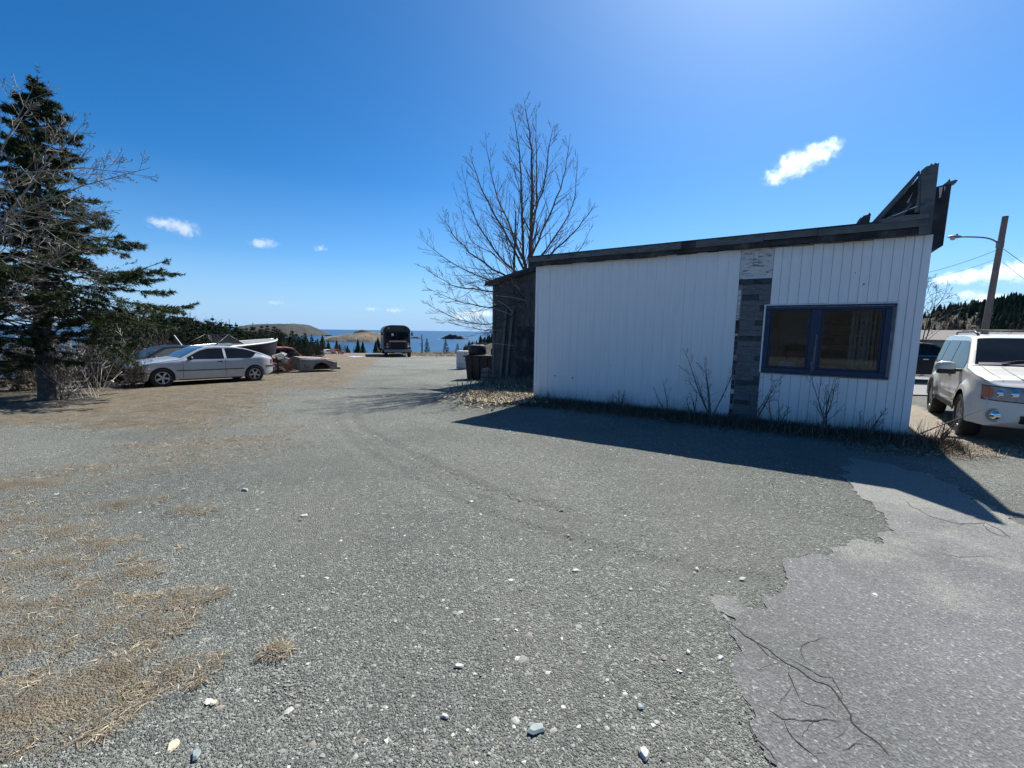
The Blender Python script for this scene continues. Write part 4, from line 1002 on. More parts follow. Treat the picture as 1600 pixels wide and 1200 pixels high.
# --- rusty old pickup and stripped grey pickup
P_RED = paint('faded_red_paint', (.30, .05, .035), (.36, .08, .05), .6, 0, 0, .2, rust=.6)
P_ORW = paint('orange_and_cream_paint', (.50, .42, .34), (.48, .16, .06), .6, 0, 0, .2, rust=.5)
P_GRY = paint('chalky_grey_paint', (.17, .175, .17), (.23, .235, .225), .7, 0, 0, .5, rust=.2)
def oldtruck(name, label, mcab, mhood, wheels=True, cab=True):
    t = thing(name, label, 'pickup truck')
    if cab:
        b1 = Body(top=[(-1.2, .9), (-1.15, 1.35), (-1.0, 1.6), (-.7, 1.68), (-.1, 1.68), (.1, 1.62), (.5, 1.2), (.62, 1.08)], belt=[(-1.2, .9), (-1.0, 1.08), (.6, 1.04)], W=.86, roofW=.66, sill=[(-1.2, .4), (.62, .4)], wheels=[-9, 9], Ra=.3, wz=.3, ends=(-1.2, .62))
        b1.build('cab', mcab, t, 50, bulge=(.03, .02))
        for sg in (1, -1): b1.spatch('side_window', M_TINT, t, -.85, .38, 1.12, lambda x: max(1.13, min(1.56, b1.T(x)-.1)), sg)
        b1.tpatch('windscreen', M_TINT, t, .10, .5, -.88, .88); b1.epatch('rear_window', M_TINT, t, -.55, .55, 1.12, 1.5, 'r', .012)
    b2 = Body(top=[(.60, 1.07), (.9, 1.06), (1.8, 1.0), (2.25, .93), (2.32, .80)], belt=[(.6, .98), (1.8, .93), (2.32, .78)], W=.90, roofW=.8, sill=[(.6, .42), (2.32, .45)], wheels=[1.55], Ra=.42, wz=.38, ends=(.625, 2.32), endrnd=.08)
    b2.build('bonnet', mhood, t, 50, bulge=(.0, .06))
    for sg in (1, -1): b2.epatch('headlamp', M_LAMP, t, sg*.56, sg*.76, .66, .82, 'f', .02)
    b2.epatch('grille', M_TRIM, t, -.5, .5, .62, .84, 'f', .01)
    MB().box(2.36, 2.46, -.92, .92, .44, .56).build('bumper', M_CHROME if cab else mhood, t, bev=.02)
    bed = MB().box(-3.0, -1.25, -.9, -.84, .55, 1.0).box(-3.0, -1.25, .84, .9, .55, 1.0).box(-3.0, -1.25, -.84, .84, .5, .56).box(-3.0, -2.94, -.84, .84, .56, 1.0)
    bed.build('cargo_bed', mcab, t, bev=.015)
    if wheels:
        for x in (-2.1, 1.55):
            for y in (.78, -.78): wheel(t, x, y, .36, .2, 'disc', rim=M_CAVE)
    return t
def putc(t, px, py, Y, hd_, dz=0, sc_=1):
    p = at(px, py, Y); t.location = (p.x, p.y, gzf(p.x, p.y)+dz); t.rotation_euler.z = hd_; t.scale = (sc_,)*3; return t
rusty = oldtruck('rusty_pickup', 'rusty red and cream old pickup truck sinking in the grass', P_RED, P_ORW); putc(rusty, 452, 548, 25.5, R(38), -.08)
grey = oldtruck('stripped_pickup', 'stripped chalky grey truck front without its front wheel', P_GRY, P_GRY, wheels=False, cab=False); putc(grey, 440, 560, 19.0, R(40), -.22, .92)
# engine and panels piled in the stripped truck
eng = thing('scrap_pile', 'pale scrap engine parts and bent panels heaped behind the silver car', 'scrap'); pe = at(437, 566, 18.2); eng.location = (pe.x, pe.y, gzf(pe.x, pe.y))
M_SCR = simple('pale_scrap_metal', (.45, .46, .45), (.2, .2, .2), 6, .5, .3, bmp=.3)
random.seed(11)
for k in range(9):
    mb = MB(); Mx = Matrix.Translation((random.uniform(-.35, .4), random.uniform(-.3, .3), .15+random.uniform(0, .65))) @ Matrix.Rotation(random.uniform(0, 3), 4, Vector((random.random(), random.random(), random.random())).normalized())
    if k % 3 == 0: mb.lathe([(.0, 0), (.12, 0), (.14, .1), (.1, .22), (.0, .22)], 12, Mx)
    else: mb.prism([(-.3, -.1), (.2, -.14), (.32, .02), (.1, .12), (-.22, .1)], -.02, .02, 'y', Mx)
    mb.build('scrap_panel' if k % 3 else 'engine_part', M_SCR if k % 2 else M_TRIM, eng)
MB().prism([(-.02, 0), (.02, 0), (.04, .8), (-.0, .8)], -.2, -.16, 'y').build('bent_strut', M_TRIM, eng)
# far small wrecks near the crest
def wreck(label, mat, px, py, Y, hdg, name='wrecked_car'):
    t = thing(name, label, 'car')
    b = Body(top=[(-1.9, .8), (-1.85, 1.0), (-1.2, 1.08), (-.7, 1.35), (.1, 1.38), (.5, 1.2), (.8, 1.0), (1.8, .92), (2.0, .7)], belt=[(-1.9, .8), (.8, .9), (2, .65)], W=.82, roofW=.6, sill=[(-1.9, .3), (2, .3)], wheels=[-1.2, 1.3], Ra=.34, wz=.28, ends=(-1.88, 1.98))
    b.build('body', mat, t, 36, bulge=(.06, .06))
    for sg in (1, -1): b.spatch('side_window', M_TINT, t, -.95, .6, .95, lambda x: max(.96, min(1.27, b.T(x)-.08)), sg)
    b.tpatch('windscreen', M_TINT, t, .15, .75, -.88, .88)
    for x in (-1.2, 1.3):
        for y in (.72, -.72): wheel(t, x, y, .3, .18, 'disc', rim=M_CAVE)
    return putc(t, px, py, Y, hdg, -.2, .5)
wreck('small white wrecked car at the far edge of the lot', paint('wreck_white', (.6, .6, .58), None, .5, 0, 0, .2), 512, 553.5, 44, R(60))
wreck('small faded red wreck beside the white one at the crest', P_RED, 525, 553.5, 45, R(75))
# ------------------------------------------------------------------ speedboat hull behind the cars
def boat():
    t = thing('speedboat', 'dark hulled speedboat with white gunwale on the ground behind the cars', 'boat')
    P_H = paint('navy_hull_gelcoat', (.008, .009, .014), (.012, .013, .018), .5, .05, 0, .03, spec=.3); P_W = paint('white_deck_gelcoat', (.62, .62, .6), (.55, .55, .53), .4, .4, 0, .15)
    L = 5.6; n = 28; V = []; F = []
    def sec(s):   # s 0 stern .. 1 bow, blunt and deep forward
        x = -L/2+L*s; hw = 1.0*(1-.92*max(0, (s-.6)/.4)**2.6)*(.94+.06*min(1, s*4)); zg = .98+.20*s**2; keel = .12+.55*max(0, (s-.82)/.18)**2.0; ch = keel+.32*(1-.6*s)+.02
        hw = max(hw, .012)
        return x, hw, zg, min(keel, zg-.05), min(ch+.12*s, zg-.03)
    for i in range(n+1):
        x, hw, zg, k, c = sec(i/n)
        V += [(x, 0, k), (x, hw*.82, c), (x, hw*.95, (c+zg)/2), (x, hw, zg)]
        V += [(x, -hw*.82, c), (x, -hw*.95, (c+zg)/2), (x, -hw, zg)]
    for i in range(n):
        a, b = i*7, (i+1)*7
        for p, q in ((0, 1), (1, 2), (2, 3)): F.append((a+p, b+p, b+q, a+q))
        for p, q in ((0, 4), (4, 5), (5, 6)): F.append((a+p, a+q, b+q, b+p))
    F.append((0, 1, 2, 3, 6, 5, 4))
    mb = MB(); mb.V = V; mb.F = F; mb.C = [(1, 1, 1)]*len(V); mb.build('hull', P_H, t, True, auto=30)
    # gunwale band
    mb = MB()
    for sg in (1, -1):
        mb.tube([(sec(i/n)[0], sg*(sec(i/n)[1]+.012), sec(i/n)[2]+.015) for i in range(n+1)], .04, 6)
    mb.build('gunwale', P_W, t, True)
    V = []; F = []
    for i in range(n+1):
        x, hw, zg, k, c = sec(i/n); cr = .10*min(1, max(0, (i/n-.42)/.12)) if i/n > .42 else 0
        cr *= max(0, 1-max(0, (i/n-.75)/.25)**2)
        for f in np.linspace(-1, 1, 9): V.append((x, f*hw, zg+cr*(1-f*f)-(.35 if (i/n < .42 and abs(f) < .8) else 0)))
    for i in range(n):
        for j in range(8): F.append((i*9+j, (i+1)*9+j, (i+1)*9+j+1, i*9+j+1))
    raw('deck', V, F, simple('dull_deck', (.16, .165, .17), (.24, .24, .24), 3, .6), t, True)
    fr = MB(); z0 = 1.10
    fr.tube([(.05, -.86, z0), (-.45, -.62, z0+.42), (-.45, .62, z0+.42), (.05, .86, z0)], .022, 6); fr.tube([(-.45, -.62, z0+.42), (-1.5, -.86, z0-.1)], .018, 5); fr.tube([(-.45, .62, z0+.42), (-1.5, .86, z0-.1)], .018, 5)
    fr.tube([(-.25, 0, z0+.06), (-.45, 0, z0+.42)], .018, 5); fr.build('windshield_frame', M_TRIM, t, True)
    V = [(.05, -.86, z0), (-.43, -.60, z0+.40), (-.43, .60, z0+.40), (.05, .86, z0)]
    g = raw('windshield', V, [(0, 1, 2, 3)], M_GLASS, t); md = g.modifiers.new('s', 'SOLIDIFY'); md.thickness = .008
    tr = MB().box(-2.2, 2.9, -.05, .05, -.05, .03).box(-1.2, -1.05, -.9, .9, -.12, .0).box(-2.0, -1.9, -.6, .6, .0, .24).box(1.2, 1.3, -.4, .4, .0, .3); tr.build('cradle', M_GREYWOOD, t)
    return t
bt = boat(); a_ = at(256, 560, 15.2); b_ = at(432, 553, 20.2)
mid = (a_+b_)/2; bt.location = (mid.x, mid.y, gzf(mid.x, mid.y)+.34); bt.rotation_euler.z = math.atan2(b_.y-a_.y, b_.x-a_.x)
LB = (b_-a_).length; bt.scale = (LB/5.6,)*3; bt.rotation_euler.y = R(-1.5)
pole = MB().tube([at(272, 524, 15.6), at(288, 545, 15.4)], .022, 6).build('leaning_pole', simple('pale_pole', (.6, .6, .57), (.5, .5, .48), 8), None); setp(pole, 'pale bare pole leaning above the black car roof', 'pole')

# ------------------------------------------------------------------ the black bus at the crest
def bus():
    t = thing('black_bus', 'old black school bus facing us at the crest of the gravel', 'bus')
    P = paint('matt_black_bus_paint', (.012, .013, .016), (.02, .021, .025), .5, .1, 0, .08)
    W = 1.2; zt = 2.95; zb = .55
    def arch(w_, za, zz, r, n=8):
        pts = [(-w_, za), (w_, za)]
        for i in range(n+1):
            a = i/n*math.pi/2; pts.append((w_-r*(1-math.cos(a)), zz-.55*(1-math.sin(a))))
        for i in range(n+1):
            a = math.pi/2-i/n*math.pi/2; pts.append((-w_+r*(1-math.cos(a)), zz-.55*(1-math.sin(a))))
        return pts
    mb = MB().prism(arch(W, zb, zt, .75), -7.5, .0, 'x'); body = mb.build('body', P, t, True, auto=30)
    MB().prism(arch(W+.015, zt-.52, zt+.02, .76), -7.4, .06, 'x').build('roof_cap', P, t, True, auto=30)
    hood = MB(); hood.prism([(-.8, .62), (.8, .62), (.86, 1.35), (.7, 1.52), (-.7, 1.52), (-.86, 1.35)], .0, 1.15, 'x'); hd_ = hood.build('bonnet', P, t, bev=.05)
    fen = MB().prism([(-1.15, .6), (1.15, .6), (1.15, 1.0), (.85, 1.12), (-.85, 1.12), (-1.15, 1.0)], .15, 1.1, 'x'); fen.build('fenders', P, t, bev=.04)
    MB().box(1.155, 1.18, -.62, .62, .78, 1.38).build('grille', M_CAVE, t)
    for k in range(6): MB().box(1.18, 1.195, -.6, .6, .82+k*.09, .835+k*.09).build('grille_bar', M_TRIM, t)
    mG = simple('bus_grey_trim', (.16, .165, .17), (.22, .22, .22), 8, .6)
    MB().box(1.12, 1.2, -.78, .78, 1.42, 1.5).build('bonnet_band', mG, t, bev=.01)
    MB().box(1.2, 1.34, -1.2, 1.2, .50, .74).build('bumper', mG, t, bev=.02)
    MB().box(1.35, 1.36, -.3, .32, .36, .46).build('licence_plate', M_PLATE, t)
    for sg in (1, -1):
        MB().box(.005, .03, sg*.04, sg*1.0, 1.62, 2.32).build('windscreen', M_TINT, t)
        MB().lathe([(0, .05), (.08, .04), (.105, 0)], 16, Matrix.Translation((1.12, sg*.90, .98)) @ Matrix.Rotation(math.pi/2, 4, 'Y')).build('headlamp', M_LAMP, t, True)
        MB().lathe([(0, .04), (.07, .03), (.09, 0)], 12, Matrix.Translation((1.12, sg*.93, 1.2)) @ Matrix.Rotation(math.pi/2, 4, 'Y')).build('indicator_lamp', M_AMB, t, True)
        MB().lathe([(0, .05), (.07, .04), (.09, 0)], 12, Matrix.Translation((.08, sg*.72, 2.68)) @ Matrix.Rotation(math.pi/2, 4, 'Y')).build('marker_lamp', M_LAMP if sg < 0 else M_TINT, t, True)
        mr = MB().box(.25, .3, sg*1.26, sg*1.42, 2.0, 2.3); mr.build('wing_mirror', M_TRIM, t, bev=.02)
        MB().tube([(.05, sg*1.15, 2.45), (.27, sg*1.34, 2.42), (.27, sg*1.34, 1.95), (.05, sg*1.18, 1.7)], .014, 5).build('mirror_bracket', M_TRIM, t)
        for k in range(7): MB().box(-1.3-k*.88, -.6-k*.88, sg*1.205, sg*1.215, 1.75, 2.3).build('side_window', M_TINT, t)
        for x in (.62, -5.2): wheel(t, x, sg*1.02, .46, .28, 'disc', rim=M_TRIM)
    MB().box(.031, .036, -.48, -.28, 1.95, 2.2).build('windscreen_notice', M_PLATE, t)
    MB().box(-7.3, .0, -1.0, 1.0, .35, .6).build('chassis', M_CAVE, t)
    return t
bus_ = bus(); p = at(616, 556, 38.5); bus_.location = (p.x, p.y+1, gzf(p.x, p.y+1)); bus_.rotation_euler.z = math.atan2(-1, .34); bus_.scale = (1.0, .99, .97)

# ------------------------------------------------------------------ small things beside the storehouse
M_FRIDGE = simple('dirty_white_enamel', (.50, .50, .48), (.62, .62, .6), 5, .5, c3=(.35, .33, .3))
def gp(px, py, dz=0): g = gnd(px, py); g.z += dz; return g
p = gp(722, 577); fr = thing('old_cabinet', 'pale white old refrigerator cabinet standing nearest the sea', 'appliance', p, R(-12))
MB().box(-.33, .33, 0, .6, .02, .98).build('body', M_FRIDGE, fr, bev=.02); MB().box(-.31, .31, -.03, -.002, .30, .94).build('door', M_FRIDGE, fr, bev=.01)
MB().box(-.31, .31, -.03, -.002, .05, .28).build('lower_panel', M_FRIDGE, fr, bev=.01)
MB().tube([(.26, -.035, .42), (.26, -.07, .45), (.26, -.07, .78), (.26, -.035, .81)], .012, 5).build('handle', M_TRIM, fr)
p = gp(752, 592); bin_ = thing('black_tank', 'large black rectangular tub between the white cabinet and the storehouse', 'tub', p, R(-8))
mb = MB(); W1, W2 = .48, .56
mb.add([(-W1, -.4, .02), (W1, -.4, .02), (W1, .4, .02), (-W1, .4, .02), (-W2, -.47, .92), (W2, -.47, .92), (W2, .47, .92), (-W2, .47, .92)], [(0, 3, 2, 1), (4, 5, 6, 7), (0, 1, 5, 4), (1, 2, 6, 5), (2, 3, 7, 6), (3, 0, 4, 7)])
mb.build('tub', M_TRIM, bin_, bev=.03); MB().box(-.62, .62, -.52, .52, .88, .95).build('rim', M_TRIM, bin_, bev=.02)
for xx in (-.3, 0, .3): MB().box(xx-.03, xx+.03, -.5, -.44, .08, .87).build('rib', M_TRIM, bin_, bev=.01)
c = Vector((p.x-.05, p.y, p.z+.95))
o = MB().lathe([(0, 0), (.33, 0), (.36, .05), (.36, .30), (.33, .36), (.2, .40), (.18, .38), (0, .38)], 28).build('black_drum', M_TRIM, None, True, auto=35); o.location = c+Vector((-.12, .1, .001)); setp(o, 'squat black drum lying on top of the black tub', 'drum')
p2 = gp(790, 592); dk = thing('black_crate', 'tall black crate right of the tub against the storehouse', 'crate', (p2.x, p2.y+.7, p2.z), R(-20))
MB().box(-.5, .5, -.4, .4, .02, 1.15).build('box', M_FELT, dk, bev=.015)
for xx in (-.45, 0, .45): MB().box(xx-.04, xx+.04, -.43, -.401, .02, 1.15).build('slat', M_GREYWOOD, dk)
pp = gp(766, 597); pl = thing('broken_pallet', 'grey broken timber pallet leaning low in front of the black crate', 'pallet', (pp.x+.15, pp.y, pp.z), R(-15))
for k in range(3): MB().prism([(-.55+k*.0, .02+k*.16), (.6, .0+k*.15), (.58, .12+k*.15), (-.5, .15+k*.16)], -.02+k*.05, .0+k*.05, 'y').build('plank', M_GREYWOOD, pl)
MB().box(-.3, -.24, .0, .05, 0, .5).build('post', M_GREYWOOD, pl)
# pale sheet lying by the crest
p = gnd(537, 557.5); mb = MB(); mb.add([(p.x+dx, p.y+dy, gzf(p.x+dx, p.y+dy)+.03) for dx, dy in [(-1.4, -.7), (-.3, -1.0), (1.2, -.8), (1.8, .1), (1.2, 1.0), (-.2, 1.1), (-1.6, .6)]], [tuple(range(7))])
setp(mb.build('pale_sheet', simple('pale_sheet', (.6, .62, .64), (.5, .52, .55), 1, .35, bmp=.1), None), 'pale grey flat sheet lying on the gravel left of the bus', 'sheet')

# ------------------------------------------------------------------ street lamp, wires, bungalow
M_POLE = simple('weathered_pole', (.16, .12, .10), (.23, .18, .15), 8, .9, stretch=(3, 3, .3), bmp=.4)
Yp = 27.0; pb = at(1550, 520, Yp); ptop = at(1571, 338, Yp)
px_, py_ = pb.x+.0, Yp; zg = gzf(px_, py_)
pb = Vector((ptop.x-.35, Yp, zg))
lampp = thing('street_lamp', 'weathered wooden utility pole with a curved arm and street lamp', 'street lamp', pb)
tp = ptop-pb
MB().tube([Vector((0, 0, -.3)), tp*.5, tp], [.19, .165, .14], 12).build('pole', M_POLE, lampp, True, auto=40)
J = at(1561, 382, Yp)-pb; Hd = at(1500, 370, Yp-.3)-pb
def bez(a, b, c, d, n=12): return [a*(1-t)**3+b*3*t*(1-t)**2+c*3*t*t*(1-t)+d*t**3 for t in [i/n for i in range(n+1)]]
M_GALV = simple('galvanised', (.25, .26, .28), (.18, .19, .2), 12, .5, .6, bmp=.1)
arm = MB().tube(bez(J, J+Vector((-.5, 0, .45)), Hd+Vector((1.4, 0, .0)), Hd), .045, 8).build('arm', M_GALV, lampp, True)
MB().box(-.1, .22, -.1, .1, -.2, .25, Matrix.Translation(J)).build('bracket', M_GALV, arm, bev=.02)
lh = MB(); lh.lathe([(0, -.42), (.09, -.38), (.17, -.15), (.17, .1), (.1, .34), (.06, .42), (0, .43)], 14, Matrix.Translation(Hd+Vector((-.3, 0, .0))) @ Matrix.Diagonal((1, 1, .55, 1)) @ Matrix.Rotation(math.pi/2, 4, 'Y')); lhd = lh.build('lamp_head', M_GALV, lampp, True)
MB().lathe([(0, -.2), (.1, -.16), (.14, -.06), (.15, .02)], 14, Matrix.Translation(Hd+Vector((-.42, 0, -.02)))).build('lamp_glass', M_LAMP, lhd, True)
MB().lathe([(0, .09), (.05, .08), (.05, 0)], 8, Matrix.Translation(Hd+Vector((-.2, 0, .09)))).build('photocell', M_GALV, lhd)
M_WIRE = simple('wire', (.02, .02, .02), (.03, .03, .03), 4, .6, bmp=0)
def wire(a, b, sag, label, r=.014):
    pts = [a.lerp(b, i/16)-Vector((0, 0, sag*4*(i/16)*(1-i/16))) for i in range(17)]
    o = MB().tube(pts, r, 4).build('overhead_wire', M_WIRE, None, True); setp(o, label, 'wire', None)
A = at(1559, 390, Yp)
wire(A, at(1380, 436, 34), .35, 'upper wire running left from the lamp pole behind the shop'); wire(at(1559, 404, Yp), at(1400, 441, 34), .3, 'lower wire running left from the lamp pole behind the shop', .010)
wire(at(1568, 389, Yp), at(1700, 475, 30), .1, 'upper wire running right from the lamp pole out of the picture'); wire(at(1567, 410, Yp), at(1680, 490, 30), .1, 'lower wire running right from the lamp pole out of the picture', .010)
# bungalow
hb = at(1492, 545, 43); bung = thing('bungalow', 'low grey sided bungalow with shallow roof behind the parked vehicles', 'building', (hb.x, hb.y, gzf(hb.x, hb.y)-.3), R(-42))
M_SID = simple('pale_siding', (.30, .30, .29), (.36, .36, .35), 3, .7, bmp=.1); M_BROOF = simple('bungalow_roofing', (.14, .13, .12), (.19, .175, .16), 5, .9)
HB = 2.75
MB().box(-5, 9, 0, 7, -1.5, HB).build('wall', M_SID, bung)
bw_ = bung.children[0]
for k in range(16): MB().box(-4.98, 8.98, -.016, -.002, .1+k*.165, .235+k*.165).build('siding_board', M_SID, bw_)
br_ = MB(); br_.prism([(-.6, HB-.05), (3.5, HB+.95), (3.5, HB+1.1), (-.6, HB+.08)], -5.5, 9.5, 'x'); br_.prism([(7.6, HB-.05), (3.501, HB+.95), (3.501, HB+1.1), (7.6, HB+.08)], -5.5, 9.5, 'x'); br_.build('roof', M_BROOF, bung)
for xx in (-3.5, .5, 4.5):
    wf_ = MB().box(xx, xx+1.3, -.05, -.018, 1.0, 2.1).build('window', M_WH, bung); MB().box(xx+.08, xx+1.22, -.056, -.051, 1.08, 2.02).build('pane', M_TINT, wf_)
MB().box(2.6, 3.5, -.05, -.018, .1, 2.1).build('door', M_WH, bung)

# ------------------------------------------------------------------ plants: bare wood
M_BARK = simple('grey_bark', (.055, .048, .042), (.10, .09, .08), 9, .9, bmp=.4, c3=(.15, .14, .13))
M_TWIG = simple('brown_twig', (.10, .082, .072), (.15, .125, .11), 12, .85, bmp=0)
M_PALE = simple('bleached_wood', (.34, .31, .27), (.45, .42, .38), 8, .85, bmp=.3, c3=(.22, .2, .18))
M_BRUSH = simple('brown_brush', (.05, .036, .028), (.085, .065, .05), 2, .9, bmp=0, c3=(.15, .125, .10))
def rv(s=1): return Vector((random.gauss(0, 1), random.gauss(0, 1), random.gauss(0, 1)))*s
def limb(mb, p, d, L, r0, depth, kids=5, upw=.25, wob=.12, nseg=6, minr=.0022, spread=.8, kl=.55, sides=4, start=.25):
    d = d.normalized(); pts = [p.copy()]; rs = [r0]; ds = [d.copy()]; q = p.copy(); dd = d.copy()
    for i in range(nseg):
        dd = (dd+rv(wob)*.6+Vector((0, 0, upw))/nseg).normalized(); q = q+dd*(L/nseg); pts.append(q.copy()); ds.append(dd.copy())
        rs.append(max(minr, r0*(1-(i+1)/nseg*.85)))
    mb.tube(pts, rs, sides if r0 > .012 else 3, False)
    if depth <= 0: return
    for k in range(kids):
        f = start+(1-start)*(k+random.random()*.7)/kids; f = min(.97, f); i = min(nseg-1, int(f*nseg)); a = pts[i].lerp(pts[i+1], f*nseg-i)
        ax = ds[i].cross(rv()).normalized(); nd = (ds[i]*(1-spread*.4)+ax*spread*random.uniform(.5, 1)).normalized()
        limb(mb, a, nd, L*kl*(1.15-f)*random.uniform(.6, 1.25), max(minr, rs[i]*.52), depth-1, max(2, kids-1), upw, wob, max(3, nseg-1), minr, spread, kl, sides, start)
# the bare tree at the shop corner: limbs drawn through the fork points seen in the photograph
random.seed(21)
def bare_tree():
    tb = gnd(822, 597); YT = tb.y
    t = thing('bare_tree', 'tall bare many-stemmed tree rising behind the left end of the shop', 'tree', tb)
    tr = MB()
    def W(px, py, dy=0): return at(px, py, YT+dy)-tb
    f0 = W(827, 440)
    tr.tube([Vector((0, 0, -.2)), W(823, 540), f0], [.15, .12, .10], 9, False)
    tr.tube([Vector((-.35, .2, -.2)), W(800, 520, .3), W(803, 420, .3), W(806, 330, .3)], [.08, .06, .045, .02], 7, False)
    trunk = tr.build('trunk', M_BARK, t, True)
    cr = MB()
    def go(pts, r0, kids=10, kl=.34, depth=2, mr=.0042):
        pts = [Vector(p) for p in pts]; P = []
        # smooth polyline
        for i in range(len(pts)-1):
            a = pts[max(0, i-1)]; b = pts[i]; c = pts[i+1]; d = pts[min(len(pts)-1, i+2)]
            for j in range(5):
                u = j/5; P.append(.5*((2*b)+(c-a)*u+(2*a-5*b+4*c-d)*u*u+(-a+3*b-3*c+d)*u**3))
        P.append(pts[-1]); n = len(P)
        P = [p+rv(.012)*(i > 0) for i, p in enumerate(P)]
        rs = [max(mr, 1.0*r0*(1-i/(n-1))**.8) for i in range(n)]; cr.tube(P, rs, 6 if r0 > .03 else 4, False)
        L = sum((P[i+1]-P[i]).length for i in range(n-1))
        kids = int(kids*2.1)
        for k in range(kids):
            f = .18+.79*(k+random.random()*.6)/kids; i = min(n-2, int(f*(n-1))); d = (P[i+1]-P[i]).normalized()
            ax = d.cross(rv()).normalized(); nd = d*.75+ax*random.uniform(.35, .75)
            limb(cr, P[i], nd, L*kl*(1.25-f)*random.uniform(.5, 1.25), max(mr, rs[i]*.5), depth-1, 5, .35, .10, 5, mr, .7, .5, 4)
    go([f0, W(829, 380), W(831, 300), W(829, 220), W(818, 152)], .075, 16, .26)
    go([W(826, 450), W(818, 400), W(815, 320), W(812, 240), W(800, 168)], .06, 14, .26)
    go([W(829, 380), W(838, 320, -.3), W(838, 240, -.3), W(838, 165, -.3)], .035, 10, .25)
    go([W(830, 345), W(850, 290, .4), W(858, 230, .4), W(866, 195, .4)], .035, 10, .28)
    go([W(829, 405), W(852, 350, -.5), W(880, 280, -.7), W(891, 210, -.8)], .04, 10, .28)
    go([W(829, 420), W(860, 380, .5), W(895, 320, .8), W(902, 240, 1)], .04, 10, .28)
    go([W(828, 425), W(862, 395, -.6), W(905, 355, -1), W(930, 315, -1.2)], .04, 9, .28)
    go([W(828, 430), W(870, 410, .9), W(905, 390, 1.2), W(928, 345, 1.4)], .035, 8, .26)
    go([W(826, 430), W(800, 360, .6), W(772, 290, 1), W(757, 205, 1.2)], .045, 12, .28)
    go([W(826, 436), W(795, 375, -.6), W(755, 300, -1), W(732, 238, -1.2)], .045, 12, .3)
    go([W(826, 440), W(780, 400, .3), W(742, 340, .5), W(721, 262, .6)], .045, 12, .3)
    go([W(826, 445), W(770, 420, -.9), W(715, 375, -1.5), W(691, 335, -1.7)], .04, 12, .3)
    go([W(824, 455), W(770, 440, .8), W(705, 410, 1.2), W(652, 368, 1.5)], .04, 14, .3)
    go([W(824, 462), W(765, 455, -.6), W(705, 445, -1), W(660, 415, -1.4)], .035, 12, .3)
    go([W(823, 470), W(770, 480, -1), W(715, 470, -1.4), W(662, 448, -1.8)], .03, 12, .3)
    go([W(823, 478), W(775, 505, -.8), W(720, 500, -1.5), W(660, 470, -2)], .03, 12, .3)
    go([W(823, 485), W(780, 515, .5), W(735, 512, .8), W(678, 498, 1)], .028, 10, .28)
    go([W(822, 470), W(790, 440, -1.2), W(745, 440, -2), W(690, 460, -2.4)], .028, 10, .3)
    go([W(822, 450), W(775, 400, 1.5), W(735, 372, 2), W(712, 300, 2.4)], .03, 9, .3)
    go([W(803, 420, .3), W(786, 350, .3), W(780, 290, .3)], .025, 8, .3)
    go([W(806, 380, .3), W(812, 300, .3), W(790, 240, .3)], .025, 8, .3)
    cr.build('crown', M_TWIG, t, False)
    # a few sun-bleached broken stubs across the storehouse wall
    pb_ = MB()
    for a, b in (((803, 446), (812, 452)), ((775, 462), (822, 470)), ((778, 470), (800, 486)), ((760, 520), (785, 516)), ((750, 478), (800, 492)), ((742, 536), (802, 540))):
        pb_.tube([W(a[0], a[1], -1.2), W((a[0]+b[0])/2, (a[1]+b[1])/2-2, -1.1), W(b[0], b[1], -1.0)], .012, 4, False)
    pb_.build('bleached_branch', M_PALE, t)
bare_tree()
# saplings along the shop wall
def sapling(px_u, off, h, stems, lean, label, mat=M_TWIG, seed=1, kids=5, sprd=.35):
    random.seed(seed); p = WL+WD*px_u+WN*off
    t = MB()
    for k in range(stems):
        d = Vector((lean*WD[0]+random.uniform(-sprd, sprd)*WD[0], lean*WD[1]+random.uniform(-sprd, sprd)*WD[1], 1.))
        limb(t, Vector((random.uniform(-.06, .06), random.uniform(-.04, .04), -.05)), d, h*random.uniform(.85, 1.25), .014, 2, kids, .15, .10, 7, .0022, .75, .5, 5, .25)
    o = t.build('sapling', mat, None); o.location = (p[0], p[1], gzf(*p)); setp(o, label, 'sapling', None)
sapling(4.02, .32, 1.25, 5, -.12, 'tallest clump of bare stems left of the exposed grey strip', seed=2)
sapling(4.62, .36, .95, 4, .22, 'bare forked sapling rising at the lower left corner of the window', seed=3)
sapling(3.25, .3, .8, 2, -.25, 'thin bare stem against the middle of the white boards', seed=4, kids=3)
sapling(3.72, .42, .55, 3, -.2, 'low spreading twigs just left of the tallest clump', seed=5)
sapling(5.05, .4, .62, 3, .0, 'short bare sapling under the left window pane', seed=6)
sapling(5.62, .42, .95, 2, .25, 'bare sapling with crossing forks below the right pane', seed=7)
sapling(5.78, .34, 1.0, 2, .02, 'upright bare sapling reaching the window sill', seed=8)
sapling(6.2, .42, .6, 3, .1, 'small bare sapling near the right corner board', seed=9)
sapling(6.5, .38, .95, 1, 1.25, 'single stem leaning right past the shop corner', seed=10, kids=2, sprd=.05)
sapling(2.2, .3, .5, 3, 0, 'wispy short stems against the lower boards left of centre', seed=11)
sapling(7.05, .15, .5, 5, .3, 'brown seedy weed stalks on the sand beside the corner', seed=12, kids=6)
sapling(.5, .3, .4, 3, 0, 'low bare twigs at the far left corner of the shop', seed=13)

